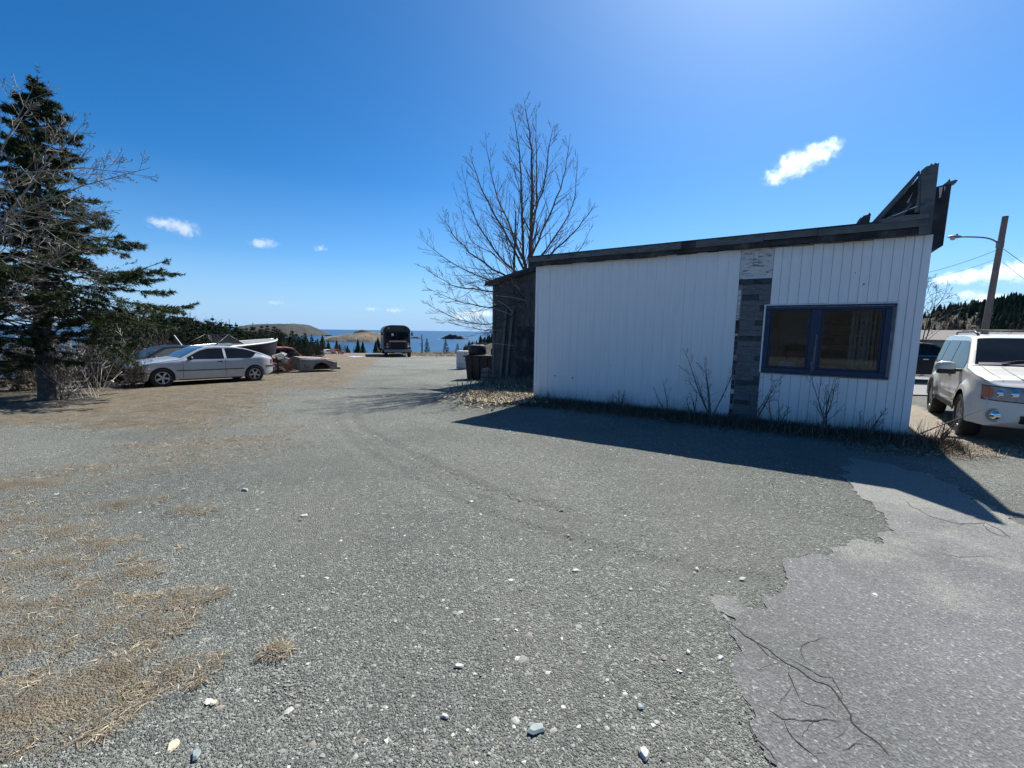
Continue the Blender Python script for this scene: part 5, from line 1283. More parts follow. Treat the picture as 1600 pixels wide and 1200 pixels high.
# ------------------------------------------------------------------ spruce
def needlemat(name, a, b_, c_):
    m, t, b, o = nmat(name); at_ = t.nodes.new('ShaderNodeAttribute'); at_.attribute_name = 'col'
    s = t.nodes.new('ShaderNodeSeparateColor'); t.links.new(at_.outputs['Color'], s.inputs[0])
    c = ramp(t, s.outputs[0], [(0, a), (.6, b_), (1, c_)]); t.links.new(c, b.inputs['Base Color']); b.inputs['Roughness'].default_value = .7; b.inputs['Specular IOR Level'].default_value = .3
    n = t.nodes.new('ShaderNodeBsdfTranslucent'); t.links.new(c, n.inputs['Color']); mx = t.nodes.new('ShaderNodeMixShader'); mx.inputs[0].default_value = .25
    t.links.new(b.outputs[0], mx.inputs[1]); t.links.new(n.outputs[0], mx.inputs[2]); t.links.new(mx.outputs[0], o.inputs[0]); return m
M_NEED = needlemat('spruce_needles', (.018, .032, .014), (.04, .062, .026), (.085, .10, .04))
M_NEED2 = needlemat('forest_needles', (.014, .030, .014), (.028, .05, .022), (.05, .07, .03))
def needles(P0, P1, n, ln, wd, col, droop=.0):
    """needle blades around many twig segments: arrays (k,3)"""
    k = len(P0); t = RNG.random((k, n, 1)); c = P0[:, None]*(1-t)+P1[:, None]*t
    d = (P1-P0); d /= np.linalg.norm(d, axis=1, keepdims=True)+1e-9
    rnd = RNG.normal(size=(k, n, 3)); rnd -= (rnd*d[:, None]).sum(-1, keepdims=True)*d[:, None]; rnd /= np.linalg.norm(rnd, axis=2, keepdims=True)+1e-9
    out_ = rnd*.85+d[:, None]*.75; out_[..., 2] -= droop
    out_ /= np.linalg.norm(out_, axis=2, keepdims=True); sd = np.cross(out_, RNG.normal(size=(k, n, 3))); sd /= np.linalg.norm(sd, axis=2, keepdims=True)+1e-9
    L = ln*(.6+.8*RNG.random((k, n, 1)))
    V = np.stack([c-sd*wd/2, c+sd*wd/2, c+out_*L], 2).reshape(-1, 3)
    C = np.repeat((np.clip(col[:, None]+RNG.normal(size=(k, n))*.18, 0, 1)).reshape(-1), 3)
    return V, np.stack([C, C, C], -1)
def conifer(name, h, rad, whorls, per, twigs, nn, ln, wd, mat, seed, trunk_r, low=.08, droop=.25, ragged_=.35, lean=(0, 0), asym=None, dead=0, barem=M_BARK, wob=.06):
    rng = np.random.default_rng(seed); random.seed(seed)
    t = thing(name, '', 'tree'); tb = MB()
    tx = lambda f: Vector((lean[0]*f*f, lean[1]*f*f, h*f))
    tb.tube([tx(0)+Vector((0, 0, -.4)), tx(.05), tx(.3), tx(.6), tx(1)], [trunk_r*1.4, trunk_r, trunk_r*.8, trunk_r*.45, .01], 8, False)
    P0 = []; P1 = []; Cc = []
    for i in range(whorls):
        f = low+(1-low)*(i+rng.random()*.5)/whorls; R_ = rad*(1-f)**.8*(1-.5*math.exp(-f/.04)*0)
        R_ = rad*min(1, (1-f)*1.25)**.85
        for k in range(per):
            a = 2*math.pi*(k+rng.random()*.8)/per+i*1.3; L = R_*(1-ragged_*rng.random())
            if asym: L *= asym(a, f)
            if L < .08: continue
            p0 = tx(f); dr = Vector((math.cos(a), math.sin(a), .12-droop*(1-f)+rng.normal()*wob*1.6)); pts = [p0]; n = 5; q = p0.copy(); dz = dr.normalized()
            for j in range(n):
                dz = (dz+Vector((rng.normal()*wob, rng.normal()*wob, rng.normal()*wob*.8+.05*(j > 2)))).normalized(); q = q+dz*L/n; pts.append(q.copy())
            tb.tube(pts, [max(.004, trunk_r*.15*(1-j/n*.85)) for j in range(n+1)], 4, False)
            deadb = dead and f < .3 and rng.random() < dead
            tw = int(twigs*(L/rad)**1.0)+2
            for q_ in range(tw):
                g = (.22 if f < .5 else .10)+(.95-(.22 if f < .5 else .10))*rng.random()**.8; j = min(n-1, int(g*n)); b = pts[j].lerp(pts[j+1], g*n-j); dd = (pts[j+1]-pts[j]).normalized()
                side = dd.cross(Vector((0, 0, 1))).normalized()*(1 if q_ % 2 else -1); tl = L*.34*(1.15-g)*rng.uniform(.5, 1.2)+.03
                e = b+(dd*.65+side*.8+Vector((0, 0, rng.uniform(-.45, .12)))).normalized()*tl
                if deadb: tb.tube([b, e], .004, 3, False); continue
                mid_ = b.lerp(e, .5)+Vector((0, 0, -.02))
                P0 += [b, mid_]; P1 += [mid_, e]; cv = rng.uniform(.2, .75)*(.6+.5*g); Cc += [cv, cv+.12]
            if not deadb:
                P0.append(pts[-2]); P1.append(pts[-1]); Cc.append(.8)
                P0.append(pts[-3]); P1.append(pts[-2]); Cc.append(.6)
    P0.append(tx(.93)); P1.append(tx(1.03)); Cc.append(.7)
    tb.build('trunk', barem, t)
    V, C = needles(np.array([tuple(p) for p in P0]), np.array([tuple(p) for p in P1]), nn, ln, wd, np.array(Cc), .1)
    raw('crown', V, np.arange(len(V)).reshape(-1, 3), mat, t, False, C)
    return t
sp = gnd(78, 627)
big = conifer('spruce_tree', 6.95, 3.2, 40, 7, 36, 26, .085, .019, M_NEED, 5, .17, low=.12, droop=.18, ragged_=.58, lean=(.55, 0), asym=lambda a, f: (1.0+.12*math.cos(a))*(1.1 if .28 < f < .42 else 1)*(1 if f < .55 else (.75 if f < .72 else .85))*((.36 if math.cos(a) > .1 else .85) if f < .29 else 1)*(.8 if .44 < f < .52 else 1), dead=.5, wob=.13)
big.location = sp; setp(big, 'large dark ragged spruce standing at the left edge of the lot', 'tree')
# smaller spruce crowding behind it
proto = [conifer('spruce_tree', 5.0, 1.25, 17, 6, 7, 9, .12, .05, M_NEED2, 31+i, .09, low=.1, droop=.25, ragged_=.4) for i in range(4)]
mid_t = []
NT = 0
def put_tree(pr, x, y, h, label=None, group=None, wid=1.0):
    global NT
    t = pr if NT < 0 else copytree(pr); t.location = (x, y, gzf(x, y)-.1); s = h/5.0; t.scale = (s*wid, s*wid, s); t.rotation_euler = (random.uniform(-.04, .04), random.uniform(-.04, .04), random.uniform(0, 6.28))
    t['label'] = label; t['group'] = group; t['category'] = 'tree'; NT += 1; return t
random.seed(40)
# young spruce seen through and beside the big one
for px, ytop, Y, lb in [(20, 540, 11.5, 'young spruce at the far left edge under the big spruce'), (150, 505, 12.5, 'young spruce between the big spruce and the silver car'), (185, 500, 14.5, 'young spruce right of the big spruce trunk'), (215, 487, 19, 'spruce rising just left above the black car'), (120, 520, 15, 'young spruce in the shade behind the big trunk'), (45, 500, 16, 'spruce filling the gap left of the big trunk')]:
    tpz = at(px, ytop, Y); g = gzf(tpz.x, tpz.y); put_tree(proto[random.randrange(4)], tpz.x, tpz.y, max(1.5, tpz.z-g), lb, None, 1.35)
# treeline beyond the wrecks, following the skyline of the photograph
sky_l = [(150, 486), (200, 482), (235, 480), (262, 484), (300, 490), (330, 495), (345, 496), (362, 505), (385, 509), (400, 512), (425, 514), (450, 517), (470, 518), (492, 524), (505, 531), (520, 541), (545, 551)]
sx_ = [a for a, b in sky_l]; sy_ = [b for a, b in sky_l]
cand = []
for px in np.arange(150, 545, 5.0):
    for ring in range(3):
        Y = random.uniform(32, 44) if ring == 0 else random.uniform(46, 74)
        cand.append((px+random.uniform(-3, 3), Y, ring))
for px, Y, ring in cand:
    yt = np.interp(px, sx_, sy_)+random.triangular(-9, 12, 4)+(0 if ring else 5); tpz = at(px, yt, Y); g = gzf(tpz.x, tpz.y); h = tpz.z-g
    if h < 1.2: continue
    h = min(h, 9)
    put_tree(proto[random.randrange(4)], tpz.x, tpz.y, h, 'dark spruce in the treeline beyond the parked wrecks', 'spruces in the treeline left of the sea', random.uniform(.8, 1.25))
# individual trees at the crest near the bus
for px, ytop, Y, lb, wd in [(667, 526, 58, 'small dark spruce right of the bus with a bare tip', .9), (697, 528, 52, 'small spruce below the rocky islet', 1.1), (715, 535, 50, 'low spruce left of the white cabinet', 1.3), (728, 536, 56, 'low bushy spruce behind the white cabinet', 1.4), (553, 541, 56, 'spruce tip at the crest left of the bus', .8), (562, 546, 54, 'smaller spruce tip beside the bus front', .8), (568, 541, 58, 'spruce tip touching the left side of the bus', .7), (541, 543, 60, 'spruce tip above the pale sheet', .9)]:
    tpz = at(px, ytop, Y); g = gzf(tpz.x, tpz.y); put_tree(proto[random.randrange(4)], tpz.x, tpz.y, max(1, tpz.z-g), lb, None, wd)
snag = MB(); a_ = at(659, 522, 57); g = gzf(a_.x, a_.y)
snag.tube([(0, 0, -.2), (.03, 0, (a_.z-g)*.6), (0, 0, a_.z-g)], [.12, .09, .04], 6)
for k in range(14): z_ = (a_.z-g)*random.uniform(.3, .95); an = random.uniform(0, 6.3); snag.tube([(0, 0, z_), (math.cos(an)*.35, math.sin(an)*.35, z_+random.uniform(-.1, .15))], .02, 3)
so_ = snag.build('dead_snag', M_TWIG, None); so_.location = (a_.x, a_.y, g); setp(so_, 'thin dead tree trunk standing against the sea right of the bus', 'tree')
# hillside wood as one mass: right ridge, slope by the storehouse, left slope to the shore
def wood_mass(name, label, pts, hmin, hmax, mat, seed):
    rng = np.random.default_rng(seed); V = []; C = []
    for x, y in pts:
        h = rng.uniform(hmin, hmax); r_ = h*rng.uniform(.18, .28); z = gzf(x, y)-.3; n = 10; lv = 6
        cv = rng.uniform(.0, .9)
        for l in range(lv):
            f = l/lv; rr_ = r_*(1-f)*rng.uniform(.8, 1.15)+.05*h*.2; zb_ = z+h*(.06+.9*f); zt_ = z+h*min(1.0, .06+.9*f+.34)
            for k in range(n):
                a = 2*math.pi*(k+rng.random()*.6)/n; a2 = a+2*math.pi/n*rng.uniform(.7, 1.1); q = rng.uniform(.75, 1.2); dz = rng.uniform(-.06, .03)*h
                V += [(x+math.cos(a)*rr_*q, y+math.sin(a)*rr_*q, zb_+dz), (x+math.cos(a2)*rr_*q, y+math.sin(a2)*rr_*q, zb_+dz*.5), (x, y, zt_)]; c_ = min(1, max(0, cv*.6+rng.random()*.4)); C += [c_]*3
    V = np.array(V); C = np.array(C); o = raw(name, V, np.arange(len(V)).reshape(-1, 3), mat, None, False, np.stack([C]*3, -1)); return setp(o, label, None, None, 'stuff')
rng = np.random.default_rng(2)
def scatter(az0, az1, r0, r1, n, thr=None):
    P = []
    while len(P) < n:
        a = R(rng.uniform(az0, az1)); r_ = math.sqrt(rng.uniform(r0*r0, r1*r1)); x, y = r_*math.sin(a), r_*math.cos(a)
        if thr is not None and float(fbm(np.array([x]), np.array([y]), .03, 3)[0]) < thr: continue
        P.append((x, y))
    return P
wood_mass('hill_spruces', 'dark spruce wood covering the ridge behind the street lamp', scatter(44, 62, 140, 215, 1300)+scatter(47, 62, 105, 145, 420), 1.8, 4.2, M_NEED2, 4)
wood_mass('slope_spruces', 'green spruce slope dropping to the sea beside the storehouse', scatter(-6.5, 6, 120, 200, 420)+scatter(-9, -5, 150, 190, 60), 2.5, 5, M_NEED2, 5)
wood_mass('shore_spruces', 'dark spruce wood falling towards the shore on the left', scatter(-42, -13, 70, 200, 900), 2.5, 5, M_NEED2, 6)
wood_mass('ridge_spruces', 'thin spruce and brush on the far brown ridge beside the shop corner', scatter(8, 47, 100, 200, 900), 1.0, 2.6, M_NEED2, 7)
# brush: bare brown shrubs
def bush(seed, h=1.6, n=26, mat=M_BRUSH, depth=2, kids=5, rr=.008):
    random.seed(seed); mb = MB()
    for k in range(n):
        a = random.uniform(0, 6.28); d = Vector((math.cos(a)*random.uniform(.2, .9), math.sin(a)*random.uniform(.2, .9), 1))
        limb(mb, Vector((random.uniform(-.3, .3), random.uniform(-.3, .3), -.05)), d, h*random.uniform(.6, 1.1), rr, depth, kids, .2, .18, 4, .005, .8, .5, 3)
    o = mb.build('bare_shrub', mat, None); return o
bp = [bush(61+i, 1.7, 15) for i in range(3)]
bpal = [bush(71+i, 2.2, 5, M_PALE, 2, 4, .009) for i in range(2)]
def put_bush(pr, x, y, s, label, group, sz=1):
    o = pr.copy(); COL.objects.link(o); o.location = (x, y, gzf(x, y)); o.rotation_euler.z = random.uniform(0, 6.28); o.scale = (s, s, s*sz); setp(o, label, 'shrub', group); return o
random.seed(50)
for k in range(60):
    px = random.uniform(100, 470) if k > 22 else random.uniform(90, 270); Y = random.uniform(21, 33) if k > 22 else random.uniform(15, 21)
    q = at(px, 540, Y); put_bush(bp[k % 3], q.x, q.y, random.uniform(.8, 1.5)*(.8 if px > 330 else 1), 'brown leafless shrub in the thicket behind the parked cars', 'leafless shrubs behind the parked cars')
for k in range(24):
    px = random.uniform(-25, 215); Y = random.uniform(9.9, 13.0)
    q = at(px, 600, Y); put_bush(bpal[k % 2] if k % 3 == 0 else bp[k % 3], q.x, q.y, random.uniform(.5, 1.0), 'tangled leafless shrub under the big spruce', 'tangled shrubs under the spruce')
for k in range(70):
    a = R(random.uniform(39.5, 56)); r_ = random.uniform(58, 120); put_bush(bp[k % 3], r_*math.sin(a), r_*math.cos(a), random.uniform(1.4, 2.6), 'brown leafless shrub on the hillside behind the bungalow', 'leafless shrubs on the hillside')
for k in range(14):
    q = at(random.uniform(470, 540), 550, random.uniform(38, 46)); put_bush(bp[k % 3], q.x, q.y, random.uniform(.4, .8), 'low brown shrub at the crest left of the bus', 'low shrubs at the crest')
for o in bp+bpal+proto:
    for ch in list(o.children): bpy.data.objects.remove(ch)
    bpy.data.objects.remove(o)
# bare trees: left edge in front of the spruce, and behind the shop corner on the right
def bare(name, label, base, leaders, mat, seed, r0=.05, kids=9, kl=.35, depth=3, mr=.004, tk=None):
    random.seed(seed); t = thing(name, label, 'tree', base); cr = MB(); tr = MB()
    for pts, rr_ in leaders:
        P = [Vector(p)-base for p in pts]; n = len(P); rr_ *= .62 if base.y < 20 else 1; tr.tube(P, [max(mr, rr_*(1-i/(n-1)*.85)) for i in range(n)], 6, False)
        L = sum((P[i+1]-P[i]).length for i in range(n-1))
        for k in range(kids):
            f = .15+.82*(k+random.random()*.6)/kids; i = min(n-2, int(f*(n-1))); a = P[i].lerp(P[i+1], f*(n-1)-i); d = (P[i+1]-P[i]).normalized(); ax = d.cross(rv()).normalized()
            limb(cr, a, d*.7+ax*.7, L*kl*(1.2-f)*random.uniform(.6, 1.2), max(mr, rr_*.4*(1-f*.6)), depth-1, 5, .2, .14, 5, mr, .8, .52, 4)
    tr.build('trunk', mat, t); cr.build('crown', mat, t)
M_ALD = simple('alder_bark', (.15, .135, .12), (.25, .23, .205), 9, .8, bmp=0, c3=(.10, .085, .075))
b0 = at(-60, 640, 8.6); b0.z = gzf(b0.x, b0.y)
bare('bare_alder', 'leafless grey alder whose branches cross in front of the big spruce', b0,
     [([b0, at(-40, 520, 8.6), at(20, 440, 8.4), at(110, 395, 8.2), at(190, 385, 8.2)], .05), ([b0, at(-50, 480, 8.6), at(0, 350, 8.5), at(70, 260, 8.3), at(120, 205, 8.1)], .055),
      ([b0, at(-60, 450, 8.6), at(-30, 300, 8.8), at(20, 200, 8.6), at(50, 140, 8.6)], .05), ([at(-45, 400, 8.5), at(30, 330, 8.3), at(130, 290, 8.3), at(235, 262, 8.4)], .035),
      ([at(-50, 420, 8.5), at(20, 400, 8.1), at(90, 420, 7.9), at(170, 440, 7.9)], .03), ([at(-40, 330, 8.5), at(40, 270, 8.0), at(130, 262, 7.9), at(195, 270, 7.9)], .03), ([at(-40, 480, 8.5), at(10, 470, 8.0), at(60, 480, 7.9)], .025), ([at(-40, 370, 8.5), at(30, 365, 8.0), at(110, 345, 7.8), at(150, 330, 7.8)], .028)], M_ALD, 91, kids=17, kl=.33, mr=.0036)
b1 = at(1435, 545, 36); b1.z = gzf(b1.x, b1.y)
bare('bare_roadside_tree', 'fine twigged leafless tree just behind the shop corner', b1,
     [([b1, at(1440, 500, 36), at(1445, 460, 36), at(1452, 432, 36)], .06), ([b1, at(1450, 495, 36), at(1470, 470, 36), at(1482, 450, 36)], .05), ([b1, at(1455, 505, 36), at(1485, 490, 36), at(1505, 468, 36)], .05), ([b1, at(1425, 500, 36), at(1430, 460, 36), at(1436, 440, 36)], .05)], M_BRUSH, 92, kids=9, kl=.42, mr=.009)
# fallen bleached branches at the foot of the spruce
random.seed(77)
for k, (px, py, a, L, lb) in enumerate([(176, 608, 20, 1.3, 'bleached dead branch lying at the foot of the thicket'), (203, 603, 75, .9, 'forked pale branch end nearest the silver car'), (150, 606, 150, 1.6, 'long pale stick leaning back into the thicket'), (100, 620, 100, .8, 'short pale broken branch beside the spruce trunk')]):
    g = gnd(px, py); mb = MB(); limb(mb, Vector((0, 0, .03)), Vector((math.cos(R(a)), math.sin(R(a)), .3 if k != 2 else 1.2)), L, .025, 2, 4, .1, .2, 6, .006, .8, .5, 6)
    o = mb.build('fallen_branch', M_PALE, None); o.location = g; setp(o, lb, 'branch')
g = gnd(174, 607); mb = MB(); mb.prism([(-.12, 0), (.1, 0), (.14, .14), (.02, .24), (-.1, .2)], -.05, .05, 'y', Matrix.Rotation(.4, 4, 'Z')); o = mb.build('split_log', simple('fresh_split_wood', (.62, .55, .46), (.7, .64, .56), 9, .8), None, bev=.01); o.location = g; setp(o, 'pale freshly split stump end among the branches', 'log')

# ------------------------------------------------------------------ loose stones and dry grass
def unit_stone(seed):
    r = np.random.default_rng(seed)
    V = np.array([(1, 0, 0), (.2, .95, 0), (-.85, .5, 0), (-.9, -.45, 0), (.1, -1, 0), (.1, .05, .8), (0, 0, -.6)], float); V += r.normal(size=V.shape)*.16
    F = np.array([(0, 1, 5), (1, 2, 5), (2, 3, 5), (3, 4, 5), (4, 0, 5)]); return V, F     # open underneath, bedded in the ground
US = [unit_stone(i) for i in range(8)]
STONEC = np.array([(.14, .145, .135), (.20, .205, .188), (.255, .262, .238), (.18, .195, .18), (.31, .315, .29), (.10, .10, .098), (.23, .205, .17), (.50, .49, .45)])
def stones(name, label, n, rmin, rmax, size, flat=(.35, .8), seed=1, az=62, reject=None, cp=None):
    r = np.random.default_rng(seed)
    a = np.radians(r.uniform(-az, az, n)); d = np.exp(r.uniform(math.log(rmin), math.log(rmax), n)); x, y = d*np.sin(a), d*np.cos(a)
    keep = np.ones(n, bool)
    if reject is not None: keep = reject(x, y, r)
    x, y, d = x[keep], y[keep], d[keep]; n = len(x); z = gz(x, y)
    rr_ = np.hypot(x, y); z = z + (fbm(x, y, .5, 9, 4)-.5)*.07*sst(2, 9, rr_)
    s = size(r, n, d); th = r.uniform(0, 6.28, n); fl = r.uniform(*flat, n); el = r.uniform(.55, 1, n)
    ci = r.choice(len(STONEC), n, p=cp); C = STONEC[ci]*r.uniform(.75, 1.25, (n, 1))
    allV = []; allF = []; allC = []; off = 0
    w_ = r.integers(0, 8, n)
    for k in range(8):
        q = np.where(w_ == k)[0]; U, F = US[k]; m_ = len(q)
        c, s_ = np.cos(th[q]), np.sin(th[q]); X = U[None, :, 0]*s[q, None]; Yv = U[None, :, 1]*(s[q]*el[q])[:, None]; Z = U[None, :, 2]*(s[q]*fl[q])[:, None]
        tilt = r.normal(size=m_)[:, None]*.25
        Vx = X*c[:, None]-Yv*s_[:, None]+x[q, None]; Vy = X*s_[:, None]+Yv*c[:, None]+y[q, None]; Vz = Z+X*tilt+z[q, None]
        V = np.stack([Vx, Vy, Vz], -1).reshape(-1, 3); allV.append(V); nv = U.shape[0]
        allF.append((F[None]+(np.arange(m_)*nv)[:, None, None]).reshape(-1, 3)+off); off += len(V); allC.append(np.repeat(C[q], nv, 0))
    o = raw(name, np.vstack(allV), np.vstack(allF), M_STONE, None, False, np.vstack(allC)); return setp(o, label, None, None, 'stuff')
M_STONE = attrmat('crushed_stone', .85, (1, 1, 1), 120, .3)
def rej(x, y, r):
    asph_ = inpoly(x, y, ASPW); g = grass_mask(x, y); dx = x-WL[0]; dy = y-WL[1]; u = dx*WD[0]+dy*WD[1]; v = dx*WN[0]+dy*WN[1]
    shop_in = (u > -.1) & (u < 9) & (v < .05)
    tr_ = dist_poly(x, y, TRKW[0]); 
    ed = dist_poly(x, y, [tuple(p[:2]) for p in ASPW]+[tuple(ASPW[0][:2])]); pr = np.where(asph_, .012+.9*np.exp(-ed/.07)+.35*sst(3.0, 4.2, y), 1.0)*(1-.5*g)*np.where(tr_ < .12, .4, 1)*(.55+.7*fbm(x, y, 1.1, 41))
    # more loose stone towards the left and bottom of the lot
    pr *= .55+.45*sst(2.0, -2.0, x)
    return (r.random(len(x)) < pr) & ~shop_in
P_ = np.array([.20, .22, .19, .14, .09, .09, .05, .02])
stones('gravel', 'loose crushed grey stone spread over the near lot', 135000, 1.15, 8.5, lambda r, n, d: np.exp(r.normal(-5.72, .45, n))*(1+d*.12), seed=3, reject=rej, cp=P_)
P2 = np.array([.12, .18, .2, .15, .13, .06, .08, .08])
stones('larger_gravel', 'scattered larger pale stones lying on the gravel', 3000, 1.2, 22, lambda r, n, d: np.clip(np.exp(r.normal(-4.6, .42, n)), .004, .04)*(1+d*.03), flat=(.2, .6), seed=4, reject=rej, cp=P2)
# single stones the photograph lets you point to
M_ST1 = simple('pale_stone', (.50, .49, .46), (.36, .36, .35), 30, .8); M_ST2 = simple('cream_stone', (.62, .53, .36), (.5, .42, .28), 30, .8); M_ST3 = simple('green_grey_slate', (.26, .31, .31), (.2, .24, .24), 30, .8)
for px, py, s, mt, lb in [(270, 1169, .034, M_ST2, 'cream coloured pointed stone at the bottom left'), (1007, 1180, .042, M_ST1, 'white jagged flake of stone at the bottom edge'), (717, 1043, .032, M_ST1, 'pale round stone with a smaller one beside it'), (838, 1142, .05, M_ST3, 'green grey flat slate at bottom centre'), (899, 893, .035, M_ST1, 'pale stone left of the tyre track line'), (334, 1101, .024, M_ST2, 'small cream oval stone'), (695, 1122, .026, M_ST1, 'small white stone below the round one'), (475, 807, .05, M_ST1, 'flat grey white slate in the middle left gravel'), (383, 767, .06, M_ST3, 'wide greenish flat stone farther up the lot'), (308, 1180, .04, M_ST3, 'blue grey slate beside the cream stone'), (1000, 1107, .026, M_ST3, 'small bluish flake near bottom centre right'), (1125, 1030, .03, M_ST1, 'white pointed flake at the broken asphalt edge'), (88, 774, .05, M_ST3, 'flat bluish stone at the left edge of the gravel'), (985, 922, .02, M_ST1, 'small grey white pebble above the round pebble'), (1075, 1022, .022, M_ST1, 'second white flake lying left of the asphalt edge'), (131, 1001, .03, M_ST1, 'pale flat stone among the left grass patches')]:
    random.seed(px); s *= .8; g = gnd(px, py); U = []; n = 9; s2 = random.uniform(.5, .75); zt_ = s*random.uniform(.25, .4)
    for zz, k_ in ((-.2, .9), (.25, 1.0), (1, .72)):
        random.seed(px*3)
        for i in range(n): a = 2*math.pi*i/n; q = random.uniform(.7, 1.15); U.append((math.cos(a)*s*q*k_, math.sin(a)*s*s2*q*k_, zz*zt_+random.uniform(-.002, .002)))
    F = [tuple(range(2*n, 3*n))]+[(j*n+i, j*n+(i+1) % n, (j+1)*n+(i+1) % n, (j+1)*n+i) for j in range(2) for i in range(n)]
    o = raw('stone', U, F, mt); o.location = (g.x, g.y, g.z+.004); o.rotation_euler = (random.uniform(-.15, .15), random.uniform(-.15, .15), random.uniform(0, 6.28)); setp(o, lb, 'stone')
M_GRASS = attrmat('dry_grass', .9, (1, 1, 1), 30, .2)
GC = np.array([(.34, .29, .20), (.25, .205, .14), (.19, .145, .10), (.52, .47, .35), (.11, .08, .06), (.11, .12, .06)])
def grass(name, label, x, y, ln, wd, upf, seed, cp, zoff=0, hook=.4):
    r = np.random.default_rng(seed); n = len(x); z = gz(x, y)+(fbm(x, y, .5, 9, 4)-.5)*.07*sst(2, 9, np.hypot(x, y))+zoff+.01
    a = r.uniform(0, 6.28, n); e = np.abs(r.normal(size=n))*upf; L = ln*r.uniform(.4, 1.4, n)
    d = np.stack([np.cos(a)*np.cos(e), np.sin(a)*np.cos(e), np.sin(e)], -1); sd = np.stack([-np.sin(a), np.cos(a), r.normal(size=n)*.3], -1)*(wd*r.uniform(.6, 1.4, n))[:, None]/2
    p = np.stack([x, y, z], -1); m_ = p+d*(L*.5)[:, None]; d2 = d.copy(); d2[:, 2] -= hook*r.random(n); t_ = m_+d2*(L*.5)[:, None]; t_[:, 2] = np.maximum(t_[:, 2], z+.003)
    V = np.stack([p-sd, p+sd, m_+sd*.8, m_-sd*.8, t_], 1).reshape(-1, 3); b = np.arange(n)[:, None]*5
    F = np.concatenate([b+np.array([[0, 1, 2]]), b+np.array([[0, 2, 3]]), b+np.array([[3, 2, 4]])]); C = GC[r.choice(len(GC), n, p=cp)]*r.uniform(.7, 1.25, (n, 1))
    o = raw(name, V, F.astype(int), M_GRASS, None, False, np.repeat(C, 5, 0)); return setp(o, label, None, None, 'stuff')
r_ = np.random.default_rng(9)
def gsel(n, rmin, rmax, thr, seed, az=(-62, 20)):
    r = np.random.default_rng(seed); a = np.radians(r.uniform(*az, n)); d = np.exp(r.uniform(math.log(rmin), math.log(rmax), n)); x, y = d*np.sin(a), d*np.cos(a)
    g = grass_mask(x, y)+(fbm(x, y, 9, 55)-.5)*.6; k = g > thr+r.random(n)*.25; return x[k], y[k]
x, y = gsel(480000, 1.2, 9, .30, 5, (-62, 0)); grass('dry_grass', 'flattened dry straw and moss patches in the left gravel', x, y, .06, .0032, .22, 6, [.22, .27, .22, .12, .13, .04])
x, y = gsel(210000, 6.5, 30, .40, 7, (-62, 5)); grass('verge_grass', 'dry straw coloured verge below the spruce and parked cars', x, y, .085, .0055, .22, 8, [.3, .28, .12, .17, .1, .03])
x, y = gsel(30000, 34, 60, .3, 17, (-16, 8)); grass('crest_grass', 'dry grass along the crest above the sea', x, y, .3, .03, .6, 18, [.3, .28, .17, .14, .09, .02])
# mound of dead grass at the left shop corner
r = np.random.default_rng(12); n = 16000; x = -.15+r.normal(size=n)*.50; y = 11.3+r.normal(size=n)*.75; 
dx = x-WL[0]; dy = y-WL[1]; u = dx*WD[0]+dy*WD[1]; v = dx*WN[0]+dy*WN[1]; k = (u < -.03) | (v > .04); x, y = x[k], y[k]
grass('dead_grass_mound', 'mound of dead straw and leaves at the left end of the shop', x, y, .12, .022, .45, 13, [.3, .2, .12, .26, .1, .02], .10, .9)
n = 5000; x = .1+r.normal(size=n)*.7; y = 13.6+r.normal(size=n)*1.0; grass('rough_grass', 'rough dead grass below the dark storehouse', x, y, .28, .014, .9, 14, [.27, .27, .19, .14, .12, .01], 0)
n = 34000; u = r.uniform(-.2, 7.3, n); v = np.abs(r.normal(size=n))*.30+.02; x = WL[0]+WD[0]*u+WN[0]*v; y = WL[1]+WD[1]*u+WN[1]*v
grass('wall_weeds', 'dark dead weeds and leaf litter along the foot of the shop wall', x, y, .17, .008, .9, 15, [.02, .08, .3, .01, .57, .02])
n = 1500; u = np.repeat(r.uniform(0, 7, 30), 50)+r.normal(size=n)*.03; v = np.repeat(r.uniform(.08, .3, 30), 50)+r.normal(size=n)*.03; x = WL[0]+WD[0]*u+WN[0]*v; y = WL[1]+WD[1]*u+WN[1]*v
grass('tall_weeds', 'taller wispy dead grass stalks against the white boards', x, y, .38, .003, 1.6, 16, [.1, .25, .3, .1, .24, .01], 0, .05)
n = 6000; q = gnd(1452, 702); x = q.x+r.normal(size=n)*.5; y = q.y+r.normal(size=n)*.22; grass('corner_litter', 'dry litter where the sand meets the gravel at the shop corner', x, y, .10, .006, .4, 19, [.25, .25, .2, .12, .16, .02])

